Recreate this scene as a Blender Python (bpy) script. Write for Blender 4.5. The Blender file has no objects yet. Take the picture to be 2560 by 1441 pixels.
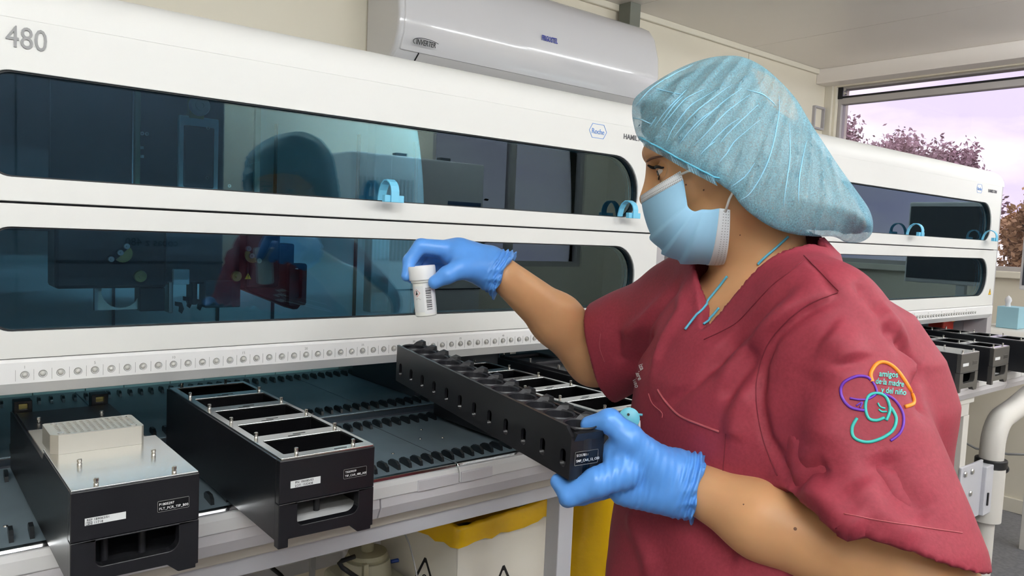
import bpy, bmesh, math, random
import numpy as np
from mathutils import Vector, Matrix
from mathutils.bvhtree import BVHTree
from mathutils.geometry import tessellate_polygon

random.seed(7)
scene = bpy.context.scene
col = scene.collection
# ------------------------------------------------------------------ camera
# Everything is laid out in metres. x runs along the instrument, y goes from its front to the back wall,
# z = 0 is the row of indicator lights; the floor lies FLOOR below that, and the finished scene is lifted so the floor is 0.
FLOOR = -1.12
CR = np.array([[0.7735390171, 0.0125712934, -0.6336239828],
               [-0.6322865140, 0.0831852060, -0.7702557924],
               [0.0430250300, 0.9964548078, 0.0722956618]])
CC = np.array([-0.1340821, -1.2831530, 0.2338286])
CF, IW, IH = 1922.541, 2560.0, 1441.0
cam_data = bpy.data.cameras.new('camera')
cam_data.sensor_fit = 'HORIZONTAL'
cam_data.sensor_width = 36.0
cam_data.lens = CF / IW * 36.0
cam_data.clip_start = 0.02
cam_data.clip_end = 400
cam = bpy.data.objects.new('camera', cam_data)
col.objects.link(cam)
mw = Matrix([list(CR[0]) + [CC[0]], list(CR[1]) + [CC[1]], list(CR[2]) + [CC[2] - FLOOR], [0, 0, 0, 1]])
cam.matrix_world = mw
scene.camera = cam

# ------------------------------------------------------------------ exposure
vs = scene.view_settings
vs.view_transform = 'Standard'
vs.look = 'None'
vs.gamma = 1.0
vs.use_curve_mapping = False
vs.exposure = 0.2

# ------------------------------------------------------------------ sky: pale lilac evening cloud
world = bpy.data.worlds.new('evening_sky')
scene.world = world
world.use_nodes = True
nt = world.node_tree
nt.nodes.clear()
wo = nt.nodes.new('ShaderNodeOutputWorld')
bg = nt.nodes.new('ShaderNodeBackground')
tc = nt.nodes.new('ShaderNodeTexCoord')
mp = nt.nodes.new('ShaderNodeMapping')
mp.inputs['Scale'].default_value = (1.0, 1.0, 2.6)
mp.inputs['Location'].default_value = (0.35, 0.2, 0.0)
nz = nt.nodes.new('ShaderNodeTexNoise')
nz.inputs['Scale'].default_value = 3.2
nz.inputs['Detail'].default_value = 6
nz.inputs['Roughness'].default_value = 0.5
rp = nt.nodes.new('ShaderNodeValToRGB')
rp.color_ramp.elements[0].position = 0.38
rp.color_ramp.elements[0].color = (0.70, 0.60, 0.88, 1)
rp.color_ramp.elements[1].position = 0.62
rp.color_ramp.elements[1].color = (1.0, 0.93, 0.99, 1)
e = rp.color_ramp.elements.new(0.5)
e.color = (0.92, 0.81, 0.95, 1)
nt.links.new(tc.outputs['Generated'], mp.inputs['Vector'])
nt.links.new(mp.outputs['Vector'], nz.inputs['Vector'])
nt.links.new(nz.outputs['Fac'], rp.inputs['Fac'])
nt.links.new(rp.outputs['Color'], bg.inputs['Color'])
bg.inputs['Strength'].default_value = 1.25
nt.links.new(bg.outputs['Background'], wo.inputs['Surface'])
LAMP_POWER = 54.0


# ------------------------------------------------------------------ helpers
def at(u, v, x=None, y=None, z=None, d=None):
    """A point of the room seen at photo position (u, v), on the plane x=, y= or z=, or at a distance d in front."""
    r = CR @ np.array([(u - IW / 2) / CF, (IH / 2 - v) / CF, -1.0])
    if x is not None:
        t = (x - CC[0]) / r[0]
    elif y is not None:
        t = (y - CC[1]) / r[1]
    elif z is not None:
        t = (z - CC[2]) / r[2]
    else:
        t = d
    return CC + t * r


def lin(c):
    c = c / 255.0
    return c / 12.92 if c <= 0.04045 else ((c + 0.055) / 1.055) ** 2.4


MATS = {}


def mat(name, rgb, rough=0.5, metal=0.0, spec=0.5, var=None, bump=None, coat=0.0, trans=0.0, sss=0.0, stretch=None):
    m = bpy.data.materials.new(name)
    m.use_nodes = True
    t = m.node_tree
    b = t.nodes['Principled BSDF']
    c = (lin(rgb[0]), lin(rgb[1]), lin(rgb[2]), 1)
    b.inputs['Base Color'].default_value = c
    b.inputs['Roughness'].default_value = rough
    b.inputs['Metallic'].default_value = metal
    b.inputs['Specular IOR Level'].default_value = spec
    b.inputs['Coat Weight'].default_value = coat
    b.inputs['Transmission Weight'].default_value = trans
    if sss:
        b.inputs['Subsurface Weight'].default_value = sss
        b.inputs['Subsurface Radius'].default_value = (0.012, 0.004, 0.002)
        b.inputs['Subsurface Scale'].default_value = 1.0
    if var or bump:
        tcn = t.nodes.new('ShaderNodeTexCoord')
        mpn = t.nodes.new('ShaderNodeMapping')
        if stretch:
            mpn.inputs['Scale'].default_value = stretch
        t.links.new(tcn.outputs['Object'], mpn.inputs['Vector'])
    if var:
        n = t.nodes.new('ShaderNodeTexNoise')
        n.inputs['Scale'].default_value = var[0]
        n.inputs['Detail'].default_value = 5
        r = t.nodes.new('ShaderNodeValToRGB')
        k = var[1]
        r.color_ramp.elements[0].position = 0.3
        r.color_ramp.elements[1].position = 0.7
        r.color_ramp.elements[0].color = (c[0] * (1 - k), c[1] * (1 - k), c[2] * (1 - k), 1)
        r.color_ramp.elements[1].color = (min(1, c[0] * (1 + k)), min(1, c[1] * (1 + k)), min(1, c[2] * (1 + k)), 1)
        t.links.new(mpn.outputs['Vector'], n.inputs['Vector'])
        t.links.new(n.outputs['Fac'], r.inputs['Fac'])
        t.links.new(r.outputs['Color'], b.inputs['Base Color'])
    if bump:
        n2 = t.nodes.new('ShaderNodeTexNoise')
        n2.inputs['Scale'].default_value = bump[0]
        n2.inputs['Detail'].default_value = 4
        bp = t.nodes.new('ShaderNodeBump')
        bp.inputs['Strength'].default_value = bump[1]
        bp.inputs['Distance'].default_value = bump[2]
        t.links.new(mpn.outputs['Vector'], n2.inputs['Vector'])
        t.links.new(n2.outputs['Fac'], bp.inputs['Height'])
        t.links.new(bp.outputs['Normal'], b.inputs['Normal'])
    MATS[name] = m
    return m


def glass_mat(name, tint, ior=1.5, rough=0.0):
    m = bpy.data.materials.new(name)
    m.use_nodes = True
    t = m.node_tree
    t.nodes.clear()
    o = t.nodes.new('ShaderNodeOutputMaterial')
    mx = t.nodes.new('ShaderNodeMixShader')
    tr = t.nodes.new('ShaderNodeBsdfTransparent')
    gl = t.nodes.new('ShaderNodeBsdfGlossy')
    fr = t.nodes.new('ShaderNodeFresnel')
    fr.inputs['IOR'].default_value = ior
    gl.inputs['Roughness'].default_value = rough
    gl.inputs['Color'].default_value = (0.66, 0.90, 1, 1) if ior > 1.7 else (1, 1, 1, 1)
    tr.inputs['Color'].default_value = (*tint, 1)
    t.links.new(fr.outputs['Fac'], mx.inputs['Fac'])
    t.links.new(tr.outputs['BSDF'], mx.inputs[1])
    t.links.new(gl.outputs['BSDF'], mx.inputs[2])
    t.links.new(mx.outputs['Shader'], o.inputs['Surface'])
    MATS[name] = m
    return m


def emit_mat(name, rgb, strength):
    m = bpy.data.materials.new(name)
    m.use_nodes = True
    t = m.node_tree
    t.nodes.clear()
    o = t.nodes.new('ShaderNodeOutputMaterial')
    em = t.nodes.new('ShaderNodeEmission')
    em.inputs['Color'].default_value = (*rgb, 1)
    em.inputs['Strength'].default_value = strength
    t.links.new(em.outputs['Emission'], o.inputs['Surface'])
    MATS[name] = m
    return m


def cell_hole(mb, x0, x1, y0, y1, cx, cy, r, n, z0, z1):
    """A rectangular cell of a slab with one round hole through it (top face and hole wall)."""
    ang = sorted([2 * math.pi * k / n for k in range(n)] + [math.atan2(b - cy, a - cx) % (2 * math.pi) for a in (x0, x1) for b in (y0, y1)])
    ci, ou = [], []
    for t in ang:
        c, s = math.cos(t), math.sin(t)
        k = min(((x1 if c > 0 else x0) - cx) / c if abs(c) > 1e-9 else 1e9, ((y1 if s > 0 else y0) - cy) / s if abs(s) > 1e-9 else 1e9)
        ci.append((cx + r * c, cy + r * s))
        ou.append((cx + k * c, cy + k * s))
    m = len(ang)
    vs_ = [(p, q, z1) for p, q in ou] + [(p, q, z1) for p, q in ci] + [(p, q, z0) for p, q in ci]
    fs = []
    for i in range(m):
        j = (i + 1) % m
        fs.append((i, j, m + j, m + i))
        fs.append((m + i, m + j, 2 * m + j, 2 * m + i))
    mb.add(vs_, fs)


class MB:
    """Collects shapes for ONE mesh."""

    def __init__(self):
        self.v, self.f = [], []

    def add(self, verts, faces):
        o = len(self.v)
        self.v += [tuple(float(c) for c in p) for p in verts]
        self.f += [tuple(i + o for i in f) for f in faces]
        return self

    def box(self, x0, x1, y0, y1, z0, z1):
        p = [(x0, y0, z0), (x1, y0, z0), (x1, y1, z0), (x0, y1, z0), (x0, y0, z1), (x1, y0, z1), (x1, y1, z1), (x0, y1, z1)]
        return self.add(p, [(0, 3, 2, 1), (4, 5, 6, 7), (0, 1, 5, 4), (1, 2, 6, 5), (2, 3, 7, 6), (3, 0, 4, 7)])

    def prism(self, poly, fn, a, b):
        """poly: 2-D outline; fn(p, q, h) -> point; extruded from h=a to h=b."""
        n = len(poly)
        vs_ = [fn(p, q, a) for p, q in poly] + [fn(p, q, b) for p, q in poly]
        fs = [tuple(range(n))[::-1], tuple(range(n, 2 * n))]
        fs += [(i, (i + 1) % n, n + (i + 1) % n, n + i) for i in range(n)]
        return self.add(vs_, fs)

    def plate(self, outer, holes, fn, a, b):
        """A slab with holes, extruded from h=a to h=b."""
        loops = [outer] + list(holes)
        tri = tessellate_polygon([[Vector((p, q, 0)) for p, q in l] for l in loops])
        pts = [pq for l in loops for pq in l]
        n = len(pts)
        vs_ = [fn(p, q, a) for p, q in pts] + [fn(p, q, b) for p, q in pts]
        fs = []
        for t in tri:
            fs.append(tuple(t))
            fs.append(tuple(i + n for i in t)[::-1])
        o = 0
        for l in loops:
            k = len(l)
            for i in range(k):
                j = (i + 1) % k
                fs.append((o + i, o + j, n + o + j, n + o + i))
            o += k
        return self.add(vs_, fs)

    def tube(self, pts, r, n=10, cap=True):
        pts = [Vector(p) for p in pts]
        rs = r if isinstance(r, (list, tuple)) else [r] * len(pts)
        ring = []
        up = None
        for i, p in enumerate(pts):
            d = (pts[min(i + 1, len(pts) - 1)] - pts[max(i - 1, 0)]).normalized()
            if up is None:
                up = d.orthogonal().normalized()
            up = (up - d * up.dot(d)).normalized()
            w = d.cross(up)
            ring += [p + (up * math.cos(6.283185 * k / n) + w * math.sin(6.283185 * k / n)) * rs[i] for k in range(n)]
        fs = []
        for i in range(len(pts) - 1):
            for k in range(n):
                a, b = i * n + k, i * n + (k + 1) % n
                fs.append((a, b, b + n, a + n))
        if cap:
            fs.append(tuple(range(n))[::-1])
            fs.append(tuple(range((len(pts) - 1) * n, len(pts) * n)))
        return self.add(ring, fs)

    def cyl(self, c, r, h, n=16, axis='z'):
        d = {'x': (1, 0, 0), 'y': (0, 1, 0), 'z': (0, 0, 1)}[axis]
        return self.tube([c, tuple(c[i] + d[i] * h for i in range(3))], r, n)

    def lathe(self, prof, c, n=32, axis=None):
        """prof: list of (r, h) turned about a vertical axis at c (or the given rotation matrix)."""
        vs_, fs = [], []
        for r, h in prof:
            for k in range(n):
                p = Vector((r * math.cos(6.283185 * k / n), r * math.sin(6.283185 * k / n), h))
                if axis is not None:
                    p = axis @ p
                vs_.append(tuple(p + Vector(c)))
        for i in range(len(prof) - 1):
            for k in range(n):
                a, b = i * n + k, i * n + (k + 1) % n
                fs.append((a, b, b + n, a + n))
        return self.add(vs_, fs)

    def build(self, name, m, parent=None, bevel=0.0, smooth=False, seg=2):
        me = bpy.data.meshes.new(name)
        me.from_pydata(self.v, [], self.f)
        return link(name, me, m, parent, bevel, smooth, seg)


def link(name, me, m, parent=None, bevel=0.0, smooth=False, seg=2, fix=True):
    if fix:
        bm = bmesh.new()
        bm.from_mesh(me)
        bmesh.ops.recalc_face_normals(bm, faces=bm.faces)
        bm.to_mesh(me)
        bm.free()
    if m is not None:
        me.materials.append(MATS[m] if isinstance(m, str) else m)
    o = bpy.data.objects.new(name, me)
    col.objects.link(o)
    if parent is not None:
        setparent(o, parent)
    if bevel:
        bv = o.modifiers.new('bevel', 'BEVEL')
        bv.width = bevel
        bv.segments = seg
        bv.limit_method = 'ANGLE'
        bv.angle_limit = math.radians(40)
        bv.harden_normals = False
    if smooth:
        for p in me.polygons:
            p.use_smooth = True
        if smooth == 'auto':
            me.set_sharp_from_angle(angle=math.radians(35))
    return o


def setparent(o, parent):
    o.parent = parent
    if parent.type == 'EMPTY':
        o.matrix_parent_inverse = Matrix.Translation(parent.location).inverted()


def tag(o, label=None, cat=None, group=None, kind=None):
    if label:
        o['label'] = label
    if cat:
        o['category'] = cat
    if group:
        o['group'] = group
    if kind:
        o['kind'] = kind
    return o


def empty(name, loc, label=None, cat=None, group=None):
    o = bpy.data.objects.new(name, None)
    o.empty_display_size = 0.05
    o.location = loc
    col.objects.link(o)
    return tag(o, label, cat, group)


def copy_tree(o, parent=None, skip=()):
    c = o.copy()
    col.objects.link(c)
    c.parent = parent
    c.matrix_parent_inverse = o.matrix_parent_inverse.copy()
    for ch in list(o.children):
        if ch.name.split('.')[0] not in skip:
            copy_tree(ch, c, skip)
    return c


def text_data(s, height, thick=0.0004, bold=0.0, italic=0.0, align='LEFT'):
    cu = bpy.data.curves.new('lettering', 'FONT')
    cu.body = s
    cu.size = height * 1.38
    cu.extrude = thick
    cu.offset = bold * height
    cu.shear = italic
    cu.align_x = align
    cu.resolution_u = 3
    o = bpy.data.objects.new('lettering', cu)
    col.objects.link(o)
    dg = bpy.context.evaluated_depsgraph_get()
    me = bpy.data.meshes.new_from_object(o.evaluated_get(dg))
    vs_ = [tuple(v.co) for v in me.vertices]
    fs = [tuple(p.vertices) for p in me.polygons]
    bpy.data.objects.remove(o)
    bpy.data.curves.remove(cu)
    bpy.data.meshes.remove(me)
    return vs_, fs


def text(s, org, right, up, height, m, parent, name='lettering', wide=1.0, **k):
    vs_, fs = text_data(s, height, **k)
    org, right, up = Vector(org), Vector(right).normalized(), Vector(up).normalized()
    n = right.cross(up)
    mb = MB()
    mb.add([org + right * (v[0] * wide) + up * v[1] + n * v[2] for v in vs_], fs)
    return mb.build(name, m, parent)


XZ = lambda y0: (lambda p, q, h: (p, y0 + h, q))      # outline in the x-z plane, extruded along y
XY = lambda z0: (lambda p, q, h: (p, q, z0 + h))      # outline in the x-y plane, extruded along z
YZ = lambda x0: (lambda p, q, h: (x0 + h, p, q))      # outline in the y-z plane, extruded along x


def rrect(x0, x1, y0, y1, r, n=7):
    """Rounded rectangle; r is one radius or four (lower-left, lower-right, upper-right, upper-left)."""
    rs = r if isinstance(r, (list, tuple)) else [r] * 4
    out = []
    for (cx, cy, a0, k) in ((x0, y0, 180, 0), (x1, y0, 270, 1), (x1, y1, 0, 2), (x0, y1, 90, 3)):
        rr = rs[k]
        ox = cx + (rr if k in (0, 3) else -rr)
        oy = cy + (rr if k in (0, 1) else -rr)
        if rr <= 0:
            out.append((cx, cy))
            continue
        for i in range(n + 1):
            a = math.radians(a0 + 90 * i / n)
            out.append((ox + rr * math.cos(a), oy + rr * math.sin(a)))
    return out


def circle(cx, cy, r, n=20):
    return [(cx + r * math.cos(6.283185 * i / n), cy + r * math.sin(6.283185 * i / n)) for i in range(n)]


# ------------------------------------------------------------------ materials
mat('wall_paint', (232, 224, 206), 0.55, var=(1.5, 0.02))
mat('trim_cream', (226, 219, 203), 0.45)
mat('ceiling_panel', (240, 233, 227), 0.32, var=(0.8, 0.02))
mat('floor_vinyl', (112, 112, 118), 0.45, var=(60, 0.22))
mat('seam_grey', (160, 150, 135), 0.6)
mat('frame_grey', (176, 170, 168), 0.4)
mat('gasket_black', (22, 22, 26), 0.6)
mat('white_shell', (224, 223, 219), 0.5, spec=0.3)
mat('white_satin', (232, 231, 230), 0.42)
mat('tray_white', (214, 211, 214), 0.33)
mat('side_grey', (172, 168, 170), 0.4)
mat('interior_grey', (206, 224, 230), 0.5, var=(3, 0.08))
mat('interior_pale', (168, 190, 196), 0.5)
mat('interior_dark', (62, 66, 74), 0.45)
mat('arm_black', (36, 36, 42), 0.4, bump=(300, 0.1, 0.0005))
mat('gap_dark', (50, 50, 50), 0.6)
mat('deck_metal', (120, 136, 144), 0.38, metal=0.12, var=(9, 0.12))
mat('deck_green', (196, 216, 204), 0.45)
mat('tooth_black', (24, 28, 32), 0.35)
mat('carrier_black', (22, 22, 26), 0.34, spec=0.55, var=(20, 0.12))
mat('carrier_window_sheen', (66, 64, 62), 0.35)  # black carrier fronts with the window's sheen painted in as grey
mat('carrier_satin', (34, 34, 38), 0.42, spec=0.5)
mat('bin_black', (10, 10, 12), 0.25)
mat('alu', (200, 200, 198), 0.3, metal=1.0, bump=(900, 0.06, 0.0004))
mat('alu_bright', (226, 226, 224), 0.24, metal=1.0)
mat('alu_matt', (196, 192, 182), 0.45, metal=0.7)
mat('pin_steel', (214, 212, 206), 0.2, metal=1.0)
mat('chrome', (230, 230, 230), 0.12, metal=1.0)
mat('brass', (190, 178, 110), 0.3, metal=0.9)
mat('rod_green', (120, 140, 110), 0.4, metal=0.4)
mat('led_ring', (150, 148, 142), 0.3, metal=0.8)
mat('led_lens', (196, 194, 188), 0.15)
mat('print_grey', (150, 148, 146), 0.5)
mat('letter_grey', (132, 131, 131), 0.4)
mat('letter_dark', (70, 70, 74), 0.5)
mat('logo_blue', (90, 140, 205), 0.4)
mat('ink_navy', (30, 45, 150), 0.4)
mat('ink_black', (18, 18, 22), 0.5)
mat('ink_red', (205, 60, 50), 0.5)
mat('ink_white', (235, 235, 235), 0.5)
mat('label_white', (226, 228, 228), 0.4)
mat('label_black', (10, 10, 12), 0.3)
mat('warn_yellow', (240, 190, 20), 0.4)
mat('hook_blue', (116, 196, 228), 0.35)
mat('ac_white', (221, 219, 221), 0.12, coat=0.4)
mat('ac_side', (206, 203, 203), 0.3)
mat('bench_cream', (205, 199, 188), 0.45)
mat('bench_alu', (206, 206, 212), 0.35)
mat('bench_white', (226, 222, 214), 0.4)
mat('card_white', (224, 219, 208), 0.6, var=(4, 0.03))
mat('bag_yellow', (236, 188, 12), 0.3, bump=(22, 0.5, 0.006))
mat('carboy', (206, 202, 178), 0.35, trans=0.25)
mat('carboy_cap', (170, 166, 140), 0.45)
mat('cable_black', (24, 24, 26), 0.5)
mat('cable_grey', (150, 150, 150), 0.5)
mat('cable_blue', (50, 84, 170), 0.45)
mat('tissue_blue', (160, 206, 220), 0.6)
mat('tissue_white', (240, 240, 242), 0.8)
mat('red_plastic', (200, 50, 30), 0.4)
mat('conduit_grey', (120, 122, 112), 0.5)
mat('bark', (88, 70, 60), 0.8)
mat('leaf_backlit', (172, 142, 150), 0.7, var=(2, 0.3))  # backlight and haze are painted into this leaf colour
mat('leaf_ochre', (186, 150, 106), 0.7, var=(2, 0.3))
mat('leaf_dark', (50, 58, 52), 0.7, var=(2, 0.3))
mat('analyzer_grey', (98, 100, 110), 0.4)
mat('panel_blue', (70, 96, 130), 0.4)
mat('jar_white', (238, 238, 232), 0.35, sss=0.0)
glass_mat('door_glass', (0.66, 0.86, 0.94), 1.85)
glass_mat('window_glass', (0.97, 0.97, 0.98), 1.45)
emit_mat('lamp_diffuser', (0.955, 1.0, 1.02), LAMP_POWER)

# ================================================================== THE ROOM
X0, X1, Y0, Y1, ZC = -2.6, 4.45, -3.1, 1.28, 1.31
tag(MB().box(X0 - .1, X1 + .1, Y0 - .1, Y1 + .1, FLOOR - .1, FLOOR).build('floor', 'floor_vinyl'), kind='structure')
ceil = tag(MB().box(X0 - .1, X1 + .1, Y0 - .1, Y1 + .1, ZC + .02, ZC + .12).build('ceiling', 'seam_grey'), kind='structure')
for i in range(7):                                        # ceiling panels with open joints
    xa = -2.58 + i * 1.0 + .18
    for (ya, yb) in ((Y0, -.905), (-.9, Y1)):
        MB().box(max(xa, X0), min(xa + .997, X1), ya, yb, ZC, ZC + .022).build('ceiling_panel', 'ceiling_panel', ceil)
wb = tag(MB().box(X0 - .1, X1 + .1, Y1 + .012, Y1 + .1, FLOOR, ZC).build('wall_back', 'seam_grey'), kind='structure')
for xa, xb in ((X0, 0.095), (.1, 1.243), (1.246, 3.60), (3.604, X1)):
    MB().box(xa, xb, Y1, Y1 + .014, FLOOR, ZC - .0).build('wall_panel', 'wall_paint', wb)
tag(MB().box(X0, X1, Y1 - .018, Y1, ZC - .03, ZC).build('trim_1', 'trim_cream', None, .004), kind='structure')
tag(MB().box(X1 - .02, X1, Y1 - .05, Y1, .1, ZC).build('trim_2', 'trim_cream', None, .004), kind='structure')
tag(MB().box(X0 - .1, X0, Y0, Y1, FLOOR, ZC).build('wall_left', 'wall_paint'), kind='structure')
# wall with the big window on the right
WY0, WY1, WZ0, WZ1 = -1.9, 1.215, .135, 1.215
wr = tag(MB().plate([(Y0, FLOOR), (Y1, FLOOR), (Y1, ZC), (Y0, ZC)], [[(WY0, WZ0), (WY1, WZ0), (WY1, WZ1), (WY0, WZ1)]],
                    YZ(X1), 0, .16).build('wall_right', 'wall_paint'), kind='structure')
tag(MB().box(X1 - .012, X1, Y0, Y1, FLOOR, FLOOR + .075).build('baseboard_right', 'trim_cream', None, .003), kind='structure')
win = tag(empty('window_1', (X1 + .06, -.3, WZ0)), kind='structure')
MB().plate([(WY0, WZ0), (WY1, WZ0), (WY1, WZ1), (WY0, WZ1)],
           [[(WY0 + .03, WZ0 + .03), (WY1 - .022, WZ0 + .03), (WY1 - .022, 1.112), (WY0 + .03, 1.112)],
            [(WY0 + .03, 1.152), (WY1 - .022, 1.152), (WY1 - .022, WZ1 - .012), (WY0 + .03, WZ1 - .012)]],
           YZ(X1 + .03), 0, .06).build('window_frame', 'frame_grey', win, .003)
MB().box(X1 + .028, X1 + .10, WY0 + .02, WY1 - .01, 1.148, 1.160).build('gasket', 'gasket_black', win)
MB().box(X1 + .02, X1 + .032, WY1 - .028, WY1 - .002, 1.145, WZ1).build('gasket', 'gasket_black', win)
MB().box(X1 + .055, X1 + .061, WY0 + .02, WY1 - .02, WZ0 + .02, 1.12).build('pane', 'window_glass', win)
MB().box(X1 + .055, X1 + .061, WY0 + .02, WY1 - .02, 1.14, WZ1).build('pane', 'window_glass', win)
MB().box(X1 - .03, X1 + .10, WY0 - .02, WY1 + .02, WZ0 - .03, WZ0 + .006).build('window_sill', 'trim_cream', win, .004)
for z in (1.175, 1.198):
    MB().cyl((X1 + .018, WY1 - .045, z), .008, .012, 12, 'x').build('hinge', 'alu', win)
tag(MB().box(X1 - .13, X1, Y0, Y1, 1.222, ZC).build('trim_3', 'ceiling_panel', None, .004), kind='structure')   # blind box over the window
# wall behind the photographer with its own window (mirrored in the glass doors)
wf = tag(MB().plate([(X0, FLOOR), (X1, FLOOR), (X1, ZC), (X0, ZC)], [[(2.75, -.02), (4.2, -.02), (4.2, 1.1), (2.75, 1.1)]],
                    XZ(Y0 - .1), 0, .1).build('wall_front', 'wall_paint'), kind='structure')
win2 = tag(empty('window_2', (3.4, Y0 - .05, -.02)), kind='structure')
MB().plate([(2.75, -.02), (4.2, -.02), (4.2, 1.1), (2.75, 1.1)], [[(2.79, .02), (3.45, .02), (3.45, 1.06), (2.79, 1.06)],
           [(3.5, .02), (4.16, .02), (4.16, 1.06), (3.5, 1.06)]], XZ(Y0 - .08), 0, .06).build('window_frame', 'frame_grey', win2, .003)
MB().box(2.78, 3.46, Y0 - .055, Y0 - .049, .01, 1.07).build('pane', 'window_glass', win2)
MB().box(3.49, 4.17, Y0 - .055, Y0 - .049, .01, 1.07).build('pane', 'window_glass', win2)
tag(MB().box(-60, 60, -60, 60, FLOOR - 3.6, FLOOR - 3.5).build('ground', 'leaf_dark'), kind='structure')


def lamp(x, y, L, label):
    e_ = empty('ceiling_lamp', (x, y, ZC - .06), label, 'ceiling lamp', 'linear lamps on the ceiling')
    MB().box(x - L / 2, x + L / 2, y - .022, y + .022, ZC - .035, ZC).build('batten', 'white_satin', e_, .004)
    MB().tube([(x - L / 2 + .02, y, ZC - .085), (x + L / 2 - .02, y, ZC - .085)], .019, 12).build('lamp_tube', 'lamp_diffuser', e_)
    for s_ in (-1, 1):
        xc = x + s_ * (L / 2 - .010)
        MB().box(xc - .010, xc + .010, y - .018, y + .018, ZC - .108, ZC - .03).build('lamp_holder', 'white_satin', e_, .003)
    return e_


lamp(-.9, -2.05, 1.25, 'linear ceiling lamp far left of the photographer')
lamp(-.5, -1.75, 1.25, 'added linear fill lamp just above and left of the photographer')  # unseen extra lamp, added to brighten the far arm and carrier fronts
lamp(0.75, -2.05, 1.25, 'linear ceiling lamp above the photographer, in line with the near workstation')
lamp(2.4, -2.05, 1.25, 'linear ceiling lamp in front of the gap between the two workstations')
lamp(3.75, -.75, 1.0, 'added linear fill lamp nearest the big window')  # unseen extra lamp, added to brighten ceiling, wall and far workstation
lamp(3.75, -2.05, 1.0, 'linear ceiling lamp in the corner beside the big window, farther from the workstations')
lamp(-.9, -2.85, 1.25, 'linear ceiling lamp along the rear wall, on the left')
lamp(0.75, -2.85, 1.25, 'linear ceiling lamp along the rear wall, over the grey analyzer')
lamp(2.4, -2.85, 1.25, 'linear ceiling lamp over the cabinet opposite the workstation')

# ================================================================== PIPETTING WORKSTATION
ws = empty('pipetting_workstation', (.56, .3, -.25),
           'large white pipetting workstation with dark glass doors, filling the left half', 'lab machine')
MX0, MX1 = -.28, 1.394
# upper cover: front face with window, rounded over at the top
UW = rrect(-.022, 1.3106, .2812, .4282, [.03, .05, .085, .03], 9)
MB().plate([(MX0, .2475), (MX1, .2475), (MX1, .50), (MX0, .50)], [UW], XZ(0), 0, .02).build('upper_cover', 'white_shell', ws, .0012)
prof = [(.0, .4998)] + [(.075 - .075 * math.cos(math.radians(a)), .50 + .068 * math.sin(math.radians(a))) for a in range(0, 91, 6)] + \
       [(.22, .572), (.22, .556), (.08, .55), (.02, .4998)]
MB().prism(prof, lambda p, q, h: (h, p, q), MX0, MX1 + .02).build('top_hood', 'white_shell', ws, smooth='auto')
LWN = rrect(-.022, 1.3136, .0625, .2115, [.03, .07, .07, .03], 9)
MB().plate([(MX0, .0235), (MX1, .0235), (MX1, .2442), (MX0, .2442)], [LWN], XZ(0), 0, .02).build('lower_cover', 'white_shell', ws, .0012)
MB().box(MX0 + .01, MX1 - .01, .016, .03, .235, .255).build('cover_gap', 'interior_dark', ws)
MB().plate([(MX0 + .02, .268), (MX1 - .02, .268), (MX1 - .02, .442), (MX0 + .02, .442)], [], XZ(.012), 0, .006).build('upper_window', 'door_glass', ws)
MB().plate([(MX0 + .02, .05), (MX1 - .02, .05), (MX1 - .02, .224), (MX0 + .02, .224)], [], XZ(.012), 0, .006).build('lower_window', 'door_glass', ws)
# window edge seals
for nm, o_ in (('upper', UW), ('lower', LWN)):
    inner = [(p + (0.003 if p < .6 else -.003), q + (0.002 if q < (.35 if nm == 'upper' else .137) else -.002)) for p, q in o_]
    MB().plate(o_, [inner], XZ(.004), 0, .012).build('window_seal', 'gasket_black', ws)
# indicator strip with its lights
strip = MB().prism([(0.0, .0225), (-.003, .018), (-.003, -.012), (.012, -.0305), (.06, -.031), (.06, .0225)],
                   lambda p, q, h: (h, p, q), MX0, MX1).build('indicator_strip', 'white_satin', ws, .0012)
ring_me = lens_me = None
for n in range(-6, 55):
    x = .0225 * n
    if n < 1:
        continue
    if ring_me is None:
        rg = MB().lathe([(.0026, -.0006), (.0050, -.0012), (.0056, .0), (.0050, .001)], (0, 0, 0), 14, Matrix.Rotation(math.radians(90), 3, 'X')).build('indicator_light', 'led_ring', strip, smooth=True)
        ln = MB().lathe([(.0, .0022), (.0022, .0018), (.0036, .0006), (.0040, -.0008)], (0, 0, 0), 12, Matrix.Rotation(math.radians(90), 3, 'X'))
        ring_me = rg.data
        rg.location = (x, -.0035, 0)
        sl = ln.build('lens', 'led_lens', None, smooth=True)
        lens_me = sl.data
        bpy.data.objects.remove(sl)
    else:
        rg = bpy.data.objects.new('indicator_light', ring_me)
        col.objects.link(rg)
        rg.location = (x, -.0035, 0)
        rg.parent = strip
tk = MB()
for n in range(1, 55):
    x = .0225 * (n - .5)
    tk.box(x - .0002, x + .0002, -.0034, -.002, -.0085, .0075)
tk.build('tick_marks', 'print_grey', strip)['kind'] = 'stuff'
bm_l = MB()
for n in range(1, 55):                                    # glassy domes of the lights
    vs0 = [tuple(v.co) for v in lens_me.vertices]
    fs0 = [tuple(p.vertices) for p in lens_me.polygons]
    bm_l.add([(a + .0225 * n, b - .0035, c) for a, b, c in vs0], fs0)
bm_l.build('light_domes', 'led_lens', strip, smooth=True)['kind'] = 'stuff'
for n in (1, 5, 10, 15, 20, 25, 30, 35, 40, 45, 50):
    text(str(n), (.0225 * n, -.0033, .0092), (1, 0, 0), (0, 0, 1), .0042, 'print_grey', strip, align='CENTER', thick=.0001)
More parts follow.
